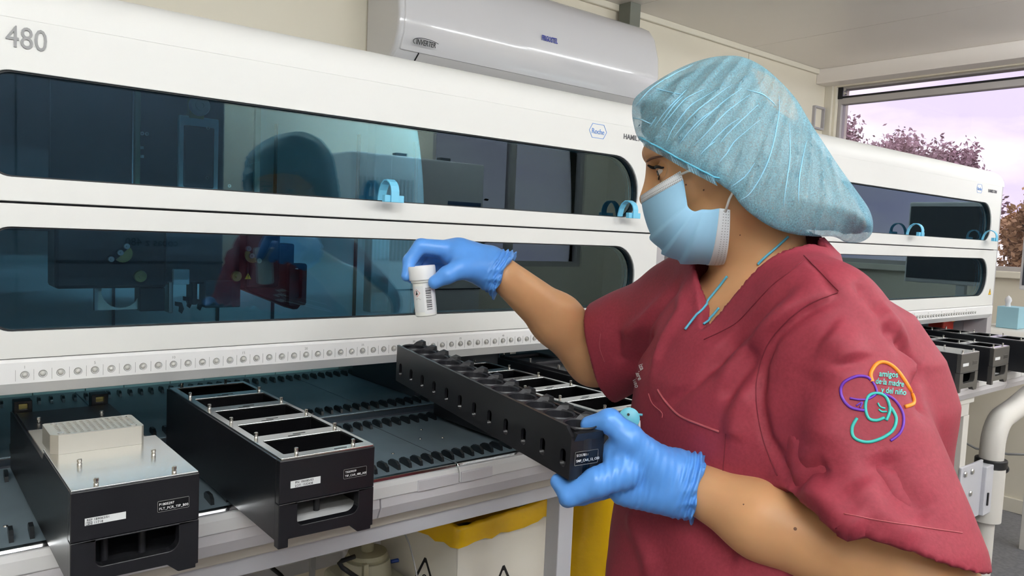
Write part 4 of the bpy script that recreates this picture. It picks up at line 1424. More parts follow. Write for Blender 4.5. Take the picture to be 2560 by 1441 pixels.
mat('thread_teal', (56, 186, 176), 0.5)
mat('thread_white', (236, 230, 232), 0.5)
mat('stitch_rose', (176, 84, 90), 0.6)


def cap_material():
    m = bpy.data.materials.new('cap_cloth')
    m.use_nodes = True
    t = m.node_tree
    b = t.nodes['Principled BSDF']
    b.inputs['Base Color'].default_value = (lin(150), lin(214), lin(236), 1)
    b.inputs['Roughness'].default_value = .36
    b.inputs['Specular IOR Level'].default_value = .5
    tr = t.nodes.new('ShaderNodeBsdfTransparent')
    tl = t.nodes.new('ShaderNodeBsdfTranslucent')
    tl.inputs['Color'].default_value = (lin(112), lin(198), lin(232), 1)
    mx1 = t.nodes.new('ShaderNodeMixShader')
    mx1.inputs['Fac'].default_value = .25
    mx2 = t.nodes.new('ShaderNodeMixShader')
    tcn = t.nodes.new('ShaderNodeTexCoord')
    n1 = t.nodes.new('ShaderNodeTexNoise')
    n1.inputs['Scale'].default_value = 620
    n1.inputs['Detail'].default_value = 6
    n1.inputs['Roughness'].default_value = .7
    rmp = t.nodes.new('ShaderNodeMapRange')
    rmp.inputs['From Min'].default_value = .32
    rmp.inputs['From Max'].default_value = .68
    rmp.inputs['To Min'].default_value = .28
    rmp.inputs['To Max'].default_value = .76
    bp = t.nodes.new('ShaderNodeBump')
    bp.inputs['Strength'].default_value = .45
    bp.inputs['Distance'].default_value = .0022
    n2 = t.nodes.new('ShaderNodeTexNoise')
    n2.inputs['Scale'].default_value = 130
    n2.inputs['Detail'].default_value = 5
    out = t.nodes['Material Output']
    L = t.links.new
    L(tcn.outputs['Object'], n1.inputs['Vector'])
    L(tcn.outputs['Object'], n2.inputs['Vector'])
    L(n2.outputs['Fac'], bp.inputs['Height'])
    L(bp.outputs['Normal'], b.inputs['Normal'])
    L(n1.outputs['Fac'], rmp.inputs['Value'])
    L(b.outputs['BSDF'], mx1.inputs[1])
    L(tl.outputs['BSDF'], mx1.inputs[2])
    L(rmp.outputs['Result'], mx2.inputs['Fac'])
    L(tr.outputs['BSDF'], mx2.inputs[1])
    L(mx1.outputs['Shader'], mx2.inputs[2])
    L(mx2.outputs['Shader'], out.inputs['Surface'])
    MATS['cap_cloth'] = m


cap_material()

# ---- skeleton ----------------------------------------------------------
yaw, pit = math.radians(7), math.radians(17)
HD = 1.0
dirf = -HRT * math.cos(yaw) + HFW * math.sin(yaw)
FX = dirf * math.cos(pit) - UPZ * math.sin(pit)
FZ = UPZ * math.cos(pit) + dirf * math.sin(pit)
FY = np.cross(FZ, FX)
HC = P(1788, 381, HD)
HF = np.stack([FX, FY, FZ])
hl = lambda x, y, z: HC + FX * x + FY * y + FZ * z
tw = math.radians(27)
TX = -HRT * math.cos(tw) - HFW * math.sin(tw)           # the way the chest faces
TY = np.cross(UPZ, TX)
if TY @ HFW > 0:
    TY = -TY                                            # her left side, towards the photographer
TF = np.stack([TX, TY, UPZ])
ROOT = P(1905, 1441, 1.02)
person = empty('person', (ROOT[0], ROOT[1], FLOOR),
               'person in maroon scrubs, blue cap, mask and gloves, holding carrier and jar', 'person')
# torso levels: (u, v, d, half width, half depth)
LV = [(1925, 655, 1.02, .070, .055), (1932, 700, 1.02, .120, .080), (1940, 755, 1.02, .175, .110), (1945, 850, 1.02, .203, .142), (1948, 950, 1.02, .212, .165),
      (1940, 1100, 1.02, .212, .170), (1915, 1300, 1.02, .214, .178), (1900, 1480, 1.02, .218, .182), (1895, 1700, 1.02, .222, .182)]
LC = np.array([P(u, v, d) for u, v, d, a, b in LV])
LA = np.array([a for *_, a, b in LV])
LB = np.array([b for *_, a, b in LV])
order = np.argsort(LC[:, 2])
LC, LA, LB = LC[order], LA[order], LB[order]


def torso(p, grow=0.0):
    z = np.clip(p[:, 2], LC[0, 2], LC[-1, 2])
    cx, cy = np.interp(z, LC[:, 2], LC[:, 0]), np.interp(z, LC[:, 2], LC[:, 1])
    a, b = np.interp(z, LC[:, 2], LA) + grow, np.interp(z, LC[:, 2], LB) + grow
    dx, dy = p[:, 0] - cx, p[:, 1] - cy
    s = dx * TX[0] + dy * TX[1]
    t = dx * TY[0] + dy * TY[1]
    e = 2.3
    k0 = (np.abs(s / b) ** e + np.abs(t / a) ** e) ** (1 / e)
    d = (k0 - 1) * np.minimum(a, b) * .9
    return np.maximum(d, np.maximum(p[:, 2] - LC[-1, 2] - grow, LC[0, 2] - p[:, 2]))


NK0, NK1 = hl(-.035, 0, -.055), P(1905, 705, 1.02)
SL, SR = P(2052, 800, .885), P(1712, 775, 1.15)
EL, ER = P(2300, 1452, .785), P(1487, 893, 1.31)
WL, WR = P(1735, 1218, .90), P(1262, 690, 1.20)
FAL, FAR_ = P(1905, 1296, .855), P(1392, 800, 1.265)


def arms(p, g=0.0):
    d = chain(p, [SL, EL], [.056 + g, .050 + g], .02)
    d = smin(d, chain(p, [EL, FAL, WL], [.051 + g, .0425 + g, .029 + g], .02), .02)
    e = chain(p, [SR, ER], [.054 + g, .047 + g], .02)
    e = smin(e, chain(p, [ER, FAR_, WR], [.047 + g, .041 + g, .027 + g], .02), .02)
    return np.minimum(d, e)


def head(p):
    d = ellip(p, hl(-.014, 0, .020), HF, (.095, .075, .086))
    d = smin(d, ellip(p, hl(.028, 0, -.035), HF, (.060, .063, .088)), .03)
    d = smin(d, ellip(p, hl(.052, 0, -.098), HF, (.034, .036, .022)), .03)              # chin
    d = smin(d, cone(p, hl(-.02, .045, -.06), hl(.04, .026, -.10), .022, .020), .025)   # jaw
    d = smin(d, cone(p, hl(-.02, -.045, -.06), hl(.04, -.026, -.10), .022, .020), .025)
    d = smin(d, cone(p, hl(.079, .018, .022), hl(.068, .046, .016), .010, .009), .014)  # brow
    d = smin(d, cone(p, hl(.079, -.018, .022), hl(.068, -.046, .016), .010, .009), .014)
    d = smin(d, ellip(p, hl(.050, .044, -.030), HF, (.026, .022, .022)), .02)           # cheek bones
    d = smin(d, ellip(p, hl(.050, -.044, -.030), HF, (.026, .022, .022)), .02)
    for s in (1, -1):
        d = -smin(-d, ellip(p, hl(.086, .033 * s, -.006), HF, (.020, .019, .013)), .012)   # eye sockets
    d = smin(d, cone(p, hl(.078, 0, .004), hl(.098, 0, -.036), .0065, .011), .012)      # nose
    d = smin(d, ellip(p, hl(.084, .011, -.043), HF, (.012, .009, .008)), .006)
    d = smin(d, ellip(p, hl(.084, -.011, -.043), HF, (.012, .009, .008)), .006)
    d = smin(d, ellip(p, hl(.080, 0, -.068), HF, (.010, .020, .007)), .008)             # lips
    for s in (1, -1):
        ec = hl(.0690, .033 * s, -.0095)
        lid = np.linalg.norm(p - ec, axis=1) - .0138
        q = p - ec
        sl_ = np.abs(q @ FZ - .0004 + .10 * (q @ FX - .01)) - .0034 + np.clip(np.abs(q @ FY) - .006, 0, 1) * .45       # slit between the lids
        lid = np.maximum(lid, -np.maximum(sl_, -(q @ FX - .002)))
        d = smin(d, lid, .003)
    for s in (1, -1):
        d = smin(d, ellip(p, hl(-.012, .076 * s, -.005), HF, (.018, .006, .030)), .006)  # ears
    return d


VA_Z = P(1742, 820, .945)[2]


def skin_sdf(p):
    d = head(p)
    d = smin(d, chain(p, [NK0, NK1], [.055, .062], .02), .03)
    tb = torso(p, -.014 - .026 * np.clip((VA_Z - .01 - p[:, 2]) / .06, 0, 1))
    d = smin(d, tb, .03)
    d = smin(d, arms(p), .003)
    return d


lo = np.minimum.reduce([SL, SR, EL, ER, WL, WR, HC, LC[0], LC[-1]]) - .22
hi = np.maximum.reduce([SL, SR, EL, ER, WL, WR, HC, LC[0], LC[-1]]) + .22
zc_ = P(1742, 820, .945)[2] - .035
Vb, Qb = sdf_mesh(lambda p: np.maximum(skin_sdf(p), -np.maximum(np.linalg.norm((p - HC)[:, :2] + HRT[:2] * -.04, axis=1) - .155, zc_ + .012 - p[:, 2])), lo, hi, .0042)
Vh, Qh = sdf_mesh(lambda p: np.maximum(skin_sdf(p), np.maximum(np.linalg.norm((p - HC)[:, :2] + HRT[:2] * -.04, axis=1) - .163, zc_ - p[:, 2])), np.array([HC[0] - .22, HC[1] - .22, zc_ - .02]), HC + np.array([.24, .24, .19]), .0022)
V, Q = np.concatenate([Vb, Vh]), np.concatenate([Qb, Qh + len(Vb)])
body = mesh_obj('body', V, Q, 'skin', person)

# ---- scrub top ---------------------------------------------------------
w1, w2, w3 = Waves(3, 16), Waves(4, 38, 18), Waves(5, 26, 14, (1, 1, .35))
SLE = P(2195, 1400, .80)
SLD = (EL - SL) / np.linalg.norm(EL - SL)
KR = SR + (ER - SR) * .62
SRD = (ER - SR) / np.linalg.norm(ER - SR)
HEML = np.array([P(1945, 1205, .865), P(2150, 1338, .725), P(2433, 1384, .80)])
hn = np.cross(HEML[1] - HEML[0], HEML[2] - HEML[0])
hn /= np.linalg.norm(hn)
if hn @ SLD < 0:
    hn = -hn
HL0 = HEML[0]
HR0 = P(1500, 880, 1.26)
SRN = SRD * .45 - HRT * .55
SRN /= np.linalg.norm(SRN)


def scrub_outer(p):
    d = torso(p)
    d = smin(d, chain(p, [NK1 + UPZ * .004, SL], [.078, .066], .03), .04)
    d = smin(d, chain(p, [NK1 + UPZ * .012, SR], [.078, .070], .03), .05)
    sl = cone(p, SL, SLE, .069, .099)
    sl = np.maximum(sl, (p - HL0) @ hn)
    sr = cone(p, SR - SRD * .01, SR + SRD * .30, .072, .084)
    sr = np.maximum(sr, (p - HR0) @ SRN)
    d = smin(d, sr, .03)
    d = smin(d, sl, .018)
    d = d + .0040 * w1(p) + .0020 * w2(p) + .0030 * w3(p)
    return d


VA = P(1742, 820, .945)            # tip of the V neck
VB = P(1968, 612, 1.035)           # nape


def neck_hole(p):
    """Wedge taken out of the top: a V in front, a shallow scoop at the nape."""
    q = p - VA
    z = q @ UPZ
    t = (p - NK1) @ TY
    s = (p - NK1) @ TX
    front = np.maximum(np.abs(t - .016) - np.clip(z * .70 + .004, -1, .094), -(s + .01))
    back = np.maximum(np.abs(t) - .072, -(z - .180 - .0))
    scoop = cone(p, NK0, NK1 - UPZ * .02, .078, .084)
    return np.minimum(np.minimum(front, np.maximum(back, s)), scoop)


def scrub_sdf(p):
    d = scrub_outer(p)
    bottom = LC[0, 2] + .01 - p[:, 2]
    d = np.maximum(d, bottom)
    # hollow sleeve ends
    il = np.maximum(cone(p, SL, SLE + SLD * .03, .058, .089), -((p - HL0) @ hn + .06))
    ir = np.maximum(cone(p, SR - SRD * .01, SR + SRD * .33, .060, .074), -((p - HR0) @ SRN + .05))
    d = np.maximum(d, -np.minimum(il, ir))
    return np.maximum(d, -neck_hole(p))


V, Q = sdf_mesh(scrub_sdf, lo, hi, .0042)
SV, SQ = V, Q


# creases, each laid along a line on the cloth as seen in the picture: (points, depth of fold, width)
def nearest(uv, V_, N_):
    c = (V_ - CC) @ CR
    pu = IW / 2 + CF * c[:, 0] / -c[:, 2]
    pv = IH / 2 - CF * c[:, 1] / -c[:, 2]
    facing = ((CC - V_) * N_).sum(1) > 0
    out = []
    for (u, v) in uv:
        dd = (pu - u) ** 2 + (pv - v) ** 2 + np.where(facing, 0, 1e9)
        ok = dd < 14 ** 2
        if not ok.any():
            out.append(V_[np.argmin(dd)])
            continue
        idx_ = np.where(ok)[0]
        out.append(V_[idx_[np.argmin(-c[idx_, 2])]])
    return np.array(out)


N_ = vnormals(V, Q)
CREASE = [
    ([(2095, 735), (2000, 775), (1925, 850), (1895, 920), (1888, 1000), (1905, 1100), (1945, 1195)], -.006, .008),     # armhole seam
    ([(2010, 640), (2060, 690), (2095, 728)], -.0035, .005),                                                          # shoulder seam
    ([(2040, 905), (1990, 1000), (1960, 1100), (1945, 1190)], -.006, .034),
    ([(2060, 830), (2100, 860), (2120, 900)], .010, .025),
    ([(2080, 900), (2055, 1000), (2030, 1100)], .006, .034),
    ([(2250, 820), (2300, 920), (2315, 1020)], -.014, .016),
    ([(2200, 760), (2270, 850), (2300, 960)], .008, .018),
    ([(2150, 690), (2210, 770), (2250, 850)], -.008, .014),
    ([(1990, 1200), (2050, 1235), (2110, 1290), (2150, 1330)], .010, .018),
    ([(1950, 1195), (2000, 1185), (2060, 1160)], -.010, .015),
    ([(2200, 1120), (2250, 1220), (2330, 1300)], -.007, .022),
    ([(2130, 1200), (2190, 1270), (2300, 1330)], .007, .022),
    ([(1990, 700), (1900, 770), (1820, 850), (1760, 920)], -.006, .012),
    ([(2000, 740), (1920, 800), (1850, 880), (1790, 960)], .007, .014),
    ([(1880, 860), (1840, 930), (1800, 1010)], -.007, .014),
    ([(1840, 820), (1780, 890), (1720, 960), (1660, 1010)], -.005, .010),
    ([(1860, 960), (1830, 1040), (1820, 1100)], .006, .016),
    ([(1690, 700), (1640, 760), (1590, 850), (1560, 930)], -.007, .013),
    ([(1660, 740), (1600, 800), (1545, 850)], .007, .014),
    ([(1620, 830), (1585, 890), (1570, 950)], -.007, .012),
    ([(1540, 830), (1530, 870), (1545, 920)], -.005, .010),
    ([(1760, 690), (1700, 760), (1650, 850), (1620, 930)], .006, .014),
    ([(1700, 1290), (1760, 1340), (1840, 1400)], -.007, .02),
    ([(1560, 1280), (1600, 1360), (1620, 1430)], .006, .02),
]
disp = np.zeros(len(V))
for pts_, amp, wd in CREASE:
    W3 = nearest(pts_, V, N_)
    best = np.full(len(V), 1e9)
    tt = np.zeros(len(V))
    for i in range(len(W3) - 1):
        ab = W3[i + 1] - W3[i]
        t = np.clip((V - W3[i]) @ ab / (ab @ ab + 1e-12), 0, 1)
        dd = np.linalg.norm(V - W3[i] - t[:, None] * ab, axis=1)
        m_ = dd < best
        best[m_] = dd[m_]
        tt[m_] = (i + t[m_]) / (len(W3) - 1)
    fade = np.clip(np.minimum(tt, 1 - tt) * 5 + .25, 0, 1)
    disp += 1.35 * amp * fade * np.exp(-(best / (wd * .8)) ** 2)
V = V + N_ * disp[:, None]
scrub = mesh_obj('scrub_top', V, Q, 'scrub_cloth', person)
scrub_bvh = BVHTree.FromPolygons(V.tolist(), Q.tolist())
tag(scrub, 'maroon short-sleeved scrub top with embroidered sleeve')


def on_cloth(u, v, lift=.0012, bvh=None):
    """The point of the cloth seen at (u, v), lifted a little off it."""
    r = at(u, v, d=1.0) - CC
    r = r / np.linalg.norm(r)
    hit = (bvh or scrub_bvh).ray_cast(Vector(CC), Vector(r))
    if hit[0] is None:
        return None
    n = hit[1]
    if n.dot(Vector(r)) > 0:
        n = -n
    return hit[0] + n * lift


def spline(pts, n=8, closed=False):
    pts = [np.array(p, float) for p in pts]
    out = []
    m = len(pts)
    for i in range(m if closed else m - 1):
        p0, p1, p2, p3 = [pts[(i + k) % m] if closed else pts[min(max(i + k, 0), m - 1)] for k in (-1, 0, 1, 2)]
        for j in range(n):
            t = j / n
            out.append(.5 * ((2 * p1) + (-p0 + p2) * t + (2 * p0 - 5 * p1 + 4 * p2 - p3) * t * t + (-p0 + 3 * p1 - 3 * p2 + p3) * t ** 3))
    if not closed:
        out.append(pts[-1])
    return out


def thread(name, pts, r, m, parent, lift=.0006, bvh=None):
    r = r * .68 if name == 'embroidery' else r
    w_ = [on_cloth(u, v, lift, bvh) for u, v in spline(pts)]
    w_ = [p for p in w_ if p is not None]
    if len(w_) > 1:
        return MB().tube(w_, r, 7).build(name, m, parent, smooth=True)


def cloth_text(s, u, v, hpx, ang, m, parent, wide=1.0, bold=.02, shear=0, bvh=None, name='lettering'):
    vs_, fs = text_data(s, 1.0, 0.0, bold, shear)
    ca, sa = math.cos(math.radians(ang)), math.sin(math.radians(ang))
    pts, bad = [], False
    for a, b, _ in vs_:
        a, b = a * hpx * wide, b * hpx
        p = on_cloth(u + a * ca + b * sa, v + a * sa - b * ca, .0012, bvh)
        if p is None:
            p = Vector(P(u, v, 1.0))
        pts.append(p)
    return MB().add(pts, fs).build(name, m, parent)


emb = thread('embroidery', [(2262, 1018), (2285, 1005), (2268, 965), (2240, 925), (2212, 907), (2190, 912), (2176, 935), (2180, 955)], .0030, 'thread_orange', scrub)
thread('embroidery', [(2178, 952), (2165, 943), (2140, 942), (2112, 955), (2102, 975), (2108, 1000), (2128, 1020), (2160, 1027)], .0023, 'thread_purple', scrub)
thread('embroidery', [(2178, 952), (2188, 968), (2190, 985), (2170, 998), (2148, 1000), (2124, 996)], .0017, 'thread_purple', scrub)
thread('embroidery', [(2208, 985), (2235, 1000), (2255, 1030), (2258, 1060), (2248, 1085), (2226, 1103)], .0020, 'thread_purple', scrub)
thread('embroidery', [(2140, 1015), (2155, 1006), (2150, 1020)], .0012, 'thread_purple', scrub)
thread('embroidery', [(2215, 1052), (2224, 1025), (2215, 995), (2195, 984), (2172, 990), (2163, 1015), (2170, 1045), (2190, 1052), (2210, 1045)], .0023, 'thread_teal', scrub)
thread('embroidery', [(2142, 1046), (2130, 1070), (2135, 1095), (2165, 1106), (2200, 1098), (2230, 1078), (2240, 1050), (2232, 1028), (2222, 1016)], .0024, 'thread_teal', scrub)
thread('embroidery', [(2166, 1036), (2172, 1048), (2186, 1052)], .0018, 'thread_teal', scrub)
thread('embroidery', [(2194, 1008), (2200, 1018), (2212, 1022)], .0014, 'thread_teal', scrub)
thread('embroidery', [(2196, 1024), (2204, 1030), (2216, 1030)], .0014, 'thread_teal', scrub)
cloth_text('amigos', 2196, 942, 15, 4, 'thread_teal', scrub, .82)
cloth_text('de·la madre', 2187, 960, 15, 7, 'thread_teal', scrub, .72)
cloth_text('y del niño', 2201, 982, 15, 7, 'thread_teal', scrub, .76)
for s_, u_, v_ in (('iza', 1598, 914), ('iere', 1590, 932), ('luso', 1582, 950)):
    cloth_text(s_, u_, v_, 12, 68, 'thread_white', scrub, .85, .03)
# seams, hem stitching and pocket edge
thread('stitching', [(2095, 732), (2010, 768), (1930, 845), (1897, 925), (1890, 1000), (1908, 1100), (1944, 1190)], .0006, 'trouser_cloth', scrub)
thread('stitching', [(2010, 640), (2060, 690), (2097, 728)], .0006, 'trouser_cloth', scrub)
thread('stitching', [(2110, 1285), (2200, 1302), (2300, 1318), (2405, 1333)], .0005, 'stitch_rose', scrub)
thread('stitching', [(1502, 835), (1500, 870), (1512, 905)], .0005, 'stitch_rose', scrub)
thread('pocket_edge', [(1645, 975), (1665, 1005), (1700, 1040), (1750, 1062), (1798, 1080)], .0014, 'stitch_rose', scrub)
thread('stitching', [(1622, 985), (1632, 1010), (1655, 1032), (1656, 1045)], .0007, 'stitch_rose', scrub)
thread('stitching', [(1815, 1085), (1812, 1130), (1808, 1180)], .0005, 'trouser_cloth', scrub)
# collar bands along the V
cb_l = [(1965, 625), (1925, 655), (1885, 700), (1845, 748), (1805, 790), (1760, 815)]
thread('collar_seam', [(2010, 650), (1975, 680), (1930, 715), (1880, 768), (1835, 812), (1760, 850)], .0006, 'trouser_cloth', scrub)

# ---- trousers and shoes (below the picture) ----------------------------
hipz = LC[0, 2]
hipc = LC[0]
LGL, LGR = hipc + TY * .10, hipc - TY * .10
foot = lambda k: np.array([k[0], k[1], FLOOR])


def trouser_sdf(p):
    d = ellip(p, hipc + UPZ * .02, TF, (.150, .185, .14))
    for k in (LGL, LGR):
        kn = np.array([k[0], k[1], (hipz + FLOOR) / 2 - .02]) + TX * .01
        d = smin(d, chain(p, [k, kn, foot(k) + UPZ * .09], [.095, .075, .062], .02), .04)
    return np.maximum(d, FLOOR + .05 - p[:, 2])


tl_, th_ = np.minimum(LGL, LGR) - .25, np.maximum(LGL, LGR) + .25
tl_[2], th_[2] = FLOOR, hipz + .2
V, Q = sdf_mesh(trouser_sdf, tl_, th_, .012)
mesh_obj('trousers', V, Q, 'trouser_cloth', person)
for k in (LGL, LGR):
    f0 = foot(k)

    def shoe_sdf(p, f0=f0):
        d = cone(p, f0 - TX * .06 + UPZ * .045, f0 + TX * .15 + UPZ * .035, .045, .038)
        d = smin(d, cone(p, f0 - TX * .04 + UPZ * .05, f0 - TX * .04 + UPZ * .10, .042, .045), .03)
        return np.maximum(d, FLOOR + .001 - p[:, 2])
    V, Q = sdf_mesh(shoe_sdf, f0 - .26 + UPZ * .24, f0 + .26, .008)
    mesh_obj('shoe', V, Q, 'shoe_white', person)

# ---- gloves ------------------------------------------------------------
def glove(name, label, palm, fingers, thumb, cuff, h=.0019, wr=None, extra=None):
    """palm: list of capsules; fingers/thumb: joint chains with radii; cuff: (from, to, r0, r1)."""
    wv = Waves(11, 120, 16, (1, 1, 1))
    wv2 = Waves(12, 260, 18)
    ca, cb_, r0, r1 = cuff
    ax = (cb_ - ca) / np.linalg.norm(cb_ - ca)
    per = np.cross(ax, UPZ)
    per /= np.linalg.norm(per)
    pe2 = np.cross(ax, per)

    def fn(p):
        d = None
        for a, b, ra, rb in palm:
            c = cone(p, a, b, ra, rb)
            d = c if d is None else smin(d, c, .016)
        for pts_, rs in fingers:
            f = chain(p, pts_, rs, .004)
            d = smin(d, f, .006)
        d = smin(d, chain(p, thumb[0], thumb[1], .006), .012)
        tcf = (p - ca) @ ax / np.linalg.norm(cb_ - ca)
        ang = np.arctan2((p - ca) @ pe2, (p - ca) @ per)
        c = cone(p, ca, cb_, r0, r1) - .0018 * np.sin(9 * ang + 3 * np.sin(2 * ang) + 6 * tcf) * np.clip(tcf, 0, 1) - .0022 * np.sin(tcf * 26 + 2.5 * np.sin(ang * 2)) * np.clip(tcf * 3, 0, 1)
        c = np.maximum(c, (p - cb_) @ ax - .002 * np.sin(5 * ang))
        d = smin(d, c, .010)
        # hollow cuff end
        inn = cone(p, ca + ax * .02, cb_ + ax * .03, r0 - .004, r1 - .0035)
        inn = np.maximum(inn, -((p - cb_) @ ax + .012))
        d = np.maximum(d, -inn)
        if extra is not None:
            d = d + extra(p)
        return d + .0006 * wv(p) + .00025 * wv2(p)
    allp = np.concatenate([np.array([a for a, *_ in palm] + [b for _, b, *_ in palm]), *[np.array(f[0]) for f in fingers], np.array(thumb[0]), np.array([ca, cb_])])
    V, Q = sdf_mesh(fn, allp.min(0) - .05, allp.max(0) + .05, h)
    o_ = mesh_obj(name, V, Q, 'glove_blue', person)
    return tag(o_, label)


# near (left) hand: thumb over the end of the carrier, fingers underneath
LWX = WL
fl = [
    ([P(1560, 1180, .882), P(1492, 1206, .876), P(1424, 1238, .882), P(1397, 1206, .898)], [.0200, .0165, .0128, .0100]),
    ([P(1540, 1215, .930), P(1455, 1240, .925), P(1420, 1246, .925), P(1412, 1212, .935)], [.0125, .0110, .0102, .0088]),
    ([P(1545, 1205, .952), P(1475, 1235, .955), P(1440, 1235, .955), P(1435, 1205, .960)], [.0118, .0104, .0096, .0085]),
    ([P(1560, 1195, .970), P(1500, 1225, .978), P(1475, 1222, .978), P(1468, 1200, .980)], [.0105, .0092, .0086, .0078]),
]
fold_dir = (P(1600, 1150, .9) - P(1640, 1260, .9))


def lines_l(p):
    """Fine tension folds across the back of the glove."""
    c = (p - P(1600, 1190, .89))
    x = c @ HRT
    z = c @ UPZ
    w = np.exp(-(x / .050) ** 2 - ((z + .004) / .040) ** 2)
    return .0008 * w * np.sin(x * 780 - z * 190 + 2 * np.sin(z * 45) + 1.5 * np.sin(x * 130))


glove('glove', 'blue nitrile glove gripping the end of the black carrier',
      [(P(1690, 1205, .90), P(1590, 1200, .905), .030, .024), (P(1680, 1180, .905), P(1550, 1138, .896), .026, .022), (P(1680, 1235, .90), P(1560, 1222, .905), .026, .020),
       (P(1670, 1200, .93), P(1560, 1200, .945), .026, .020), (P(1690, 1210, .92), P(1600, 1200, .96), .024, .016)],
      fl, ([P(1645, 1165, .890), P(1572, 1096, .882), P(1524, 1052, .885), P(1474, 1064, .898)], [.022, .0165, .0130, .0105]),
      (P(1688, 1205, .905), P(1748, 1222, .897), .034, .0405), extra=lines_l)

# far (right) hand: pinching the lid of the jar from above
fr = [
    ([P(1112, 622, 1.185), P(1052, 615, 1.180), P(1024, 652, 1.178), P(1017, 690, 1.170)], [.0130, .0110, .0098, .0088]),
    ([P(1110, 628, 1.208), P(1060, 626, 1.215), P(1034, 660, 1.210), P(1028, 695, 1.195)], [.0128, .0108, .0098, .0086]),
    ([P(1120, 640, 1.226), P(1075, 645, 1.235), P(1052, 672, 1.230), P(1046, 698, 1.215)], [.0118, .0102, .0092, .0082]),
    ([P(1132, 650, 1.240), P(1096, 660, 1.248), P(1075, 682, 1.243), P(1068, 700, 1.232)], [.0105, .0090, .0084, .0075]),
]
glove('glove', 'blue nitrile glove pinching the lid of the specimen jar',
      [(P(1222, 666, 1.20), P(1150, 634, 1.19), .028, .024), (P(1215, 680, 1.195), P(1165, 660, 1.180), .024, .019), (P(1215, 660, 1.215), P(1120, 628, 1.20), .026, .0165),
       (P(1205, 668, 1.22), P(1128, 640, 1.225), .024, .0165)],
      fr, ([P(1195, 672, 1.180), P(1150, 672, 1.160), P(1118, 688, 1.150), P(1088, 706, 1.150)], [.020, .0160, .0130, .0105]),
      (P(1222, 668, 1.202), P(1262, 688, 1.200), .031, .0400), h=.0021)

# ---- hair and cap ------------------------------------------------------
CAPO = [(1600, 352), (1584, 312), (1580, 272), (1590, 242), (1640, 204), (1700, 170), (1755, 149), (1805, 140), (1855, 142), (1905, 165), (1952, 205), (1992, 250), (2025, 305), (2062, 362),
        (2100, 420), (2142, 478), (2172, 522), (2183, 560), (2176, 590), (2150, 606), (2115, 606), (2085, 592), (2040, 592), (1985, 586), (1932, 570), (1884, 540), (1852, 512), (1832, 484),
        (1810, 468), (1782, 448), (1742, 428), (1692, 402), (1650, 378)]
EHR = CR[:, 0]
EUP = CR[:, 1]


def inflate(outline, depth, T, R, step, power=2.2, shrink=0.0, cen=None):
    """A puffed closed shape whose outline lies in the plane of the head."""
    s = depth / CF
    pl = np.array([[(u - IW / 2) * s, (IH / 2 - v) * s] for u, v in spline(outline, 5, True)])
    xy0, xy1 = pl.min(0) - step * 60, pl.max(0) + step * 60
    gx, gy = np.arange(xy0[0], xy1[0] + step, step), np.arange(xy0[1], xy1[1] + step, step)
    G = np.stack(np.meshgrid(gx, gy, indexing='ij'), -1)
    g = G.reshape(-1, 2)
    a, b = pl, np.roll(pl, -1, 0)
    dist = np.full(len(g), 1e9)
    inside = np.zeros(len(g), bool)
    for p0, p1 in zip(a, b):
        e = p1 - p0
        t = np.clip(((g - p0) @ e) / (e @ e + 1e-15), 0, 1)
        dist = np.minimum(dist, np.linalg.norm(g - p0 - t[:, None] * e, axis=1))
        c = ((p0[1] > g[:, 1]) != (p1[1] > g[:, 1]))
        xi = (p1[0] - p0[0]) * (g[:, 1] - p0[1]) / (p1[1] - p0[1] + 1e-15) + p0[0]
        inside ^= c & (g[:, 0] < xi)
    sd = np.where(inside, dist, -dist) - shrink
    return G, sd.reshape(G.shape[:2]), gx, gy


def puff_sdf(outline, depth, T, R, shrink=0.0, persp=.5, flat=False):
    """Signed field of the puffed shape in world space."""
    G, sd, gx, gy = inflate(outline, depth, T, R, .004, shrink=shrink)
    s0 = depth
    x0, y0, st_ = gx[0], gy[0], gx[1] - gx[0]
    nf = -CR[:, 2]

    def fn(p):
        c = (p - CC) @ CR
        dz = -c[:, 2] - depth
        k = depth / np.maximum(-c[:, 2], .2)
        k = 1 + (k - 1) * persp
        fx, fy = (c[:, 0] * k - x0) / st_, (c[:, 1] * k - y0) / st_
        i0 = np.clip(fx.astype(int), 0, sd.shape[0] - 2)
        j0 = np.clip(fy.astype(int), 0, sd.shape[1] - 2)
        a, b = np.clip(fx - i0, 0, 1), np.clip(fy - j0, 0, 1)
        v = sd[i0, j0] * (1 - a) * (1 - b) + sd[i0 + 1, j0] * a * (1 - b) + sd[i0, j0 + 1] * (1 - a) * b + sd[i0 + 1, j0 + 1] * a * b
        if flat:
            return -v
        # rounded cross-section: |dz| <= T * sqrt(1 - (1 - v/R)^2)
        q = np.clip(1 - v / R, 0, 3)
        return (np.sqrt(q ** 2 + (dz / T) ** 2) - 1) * min(R, T) * .95
    return fn


i_ = CAPO.index((2115, 606))
CAPX = CAPO[1:i_ + 1] + [(2060, 640), (1950, 680), (1850, 680), (1740, 620), (1640, 540), (1575, 430)]      # as if the cap went on over face and nape
cap_fn = puff_sdf(CAPX, HD, .100, .100)
cap_cut = puff_sdf(CAPO, HD, 1, 1, persp=1.0, flat=True)
pv_ = P(2070, -120, HD)
wc1, wc2 = Waves(21, 22), Waves(22, 60)
nfw = -CR[:, 2]


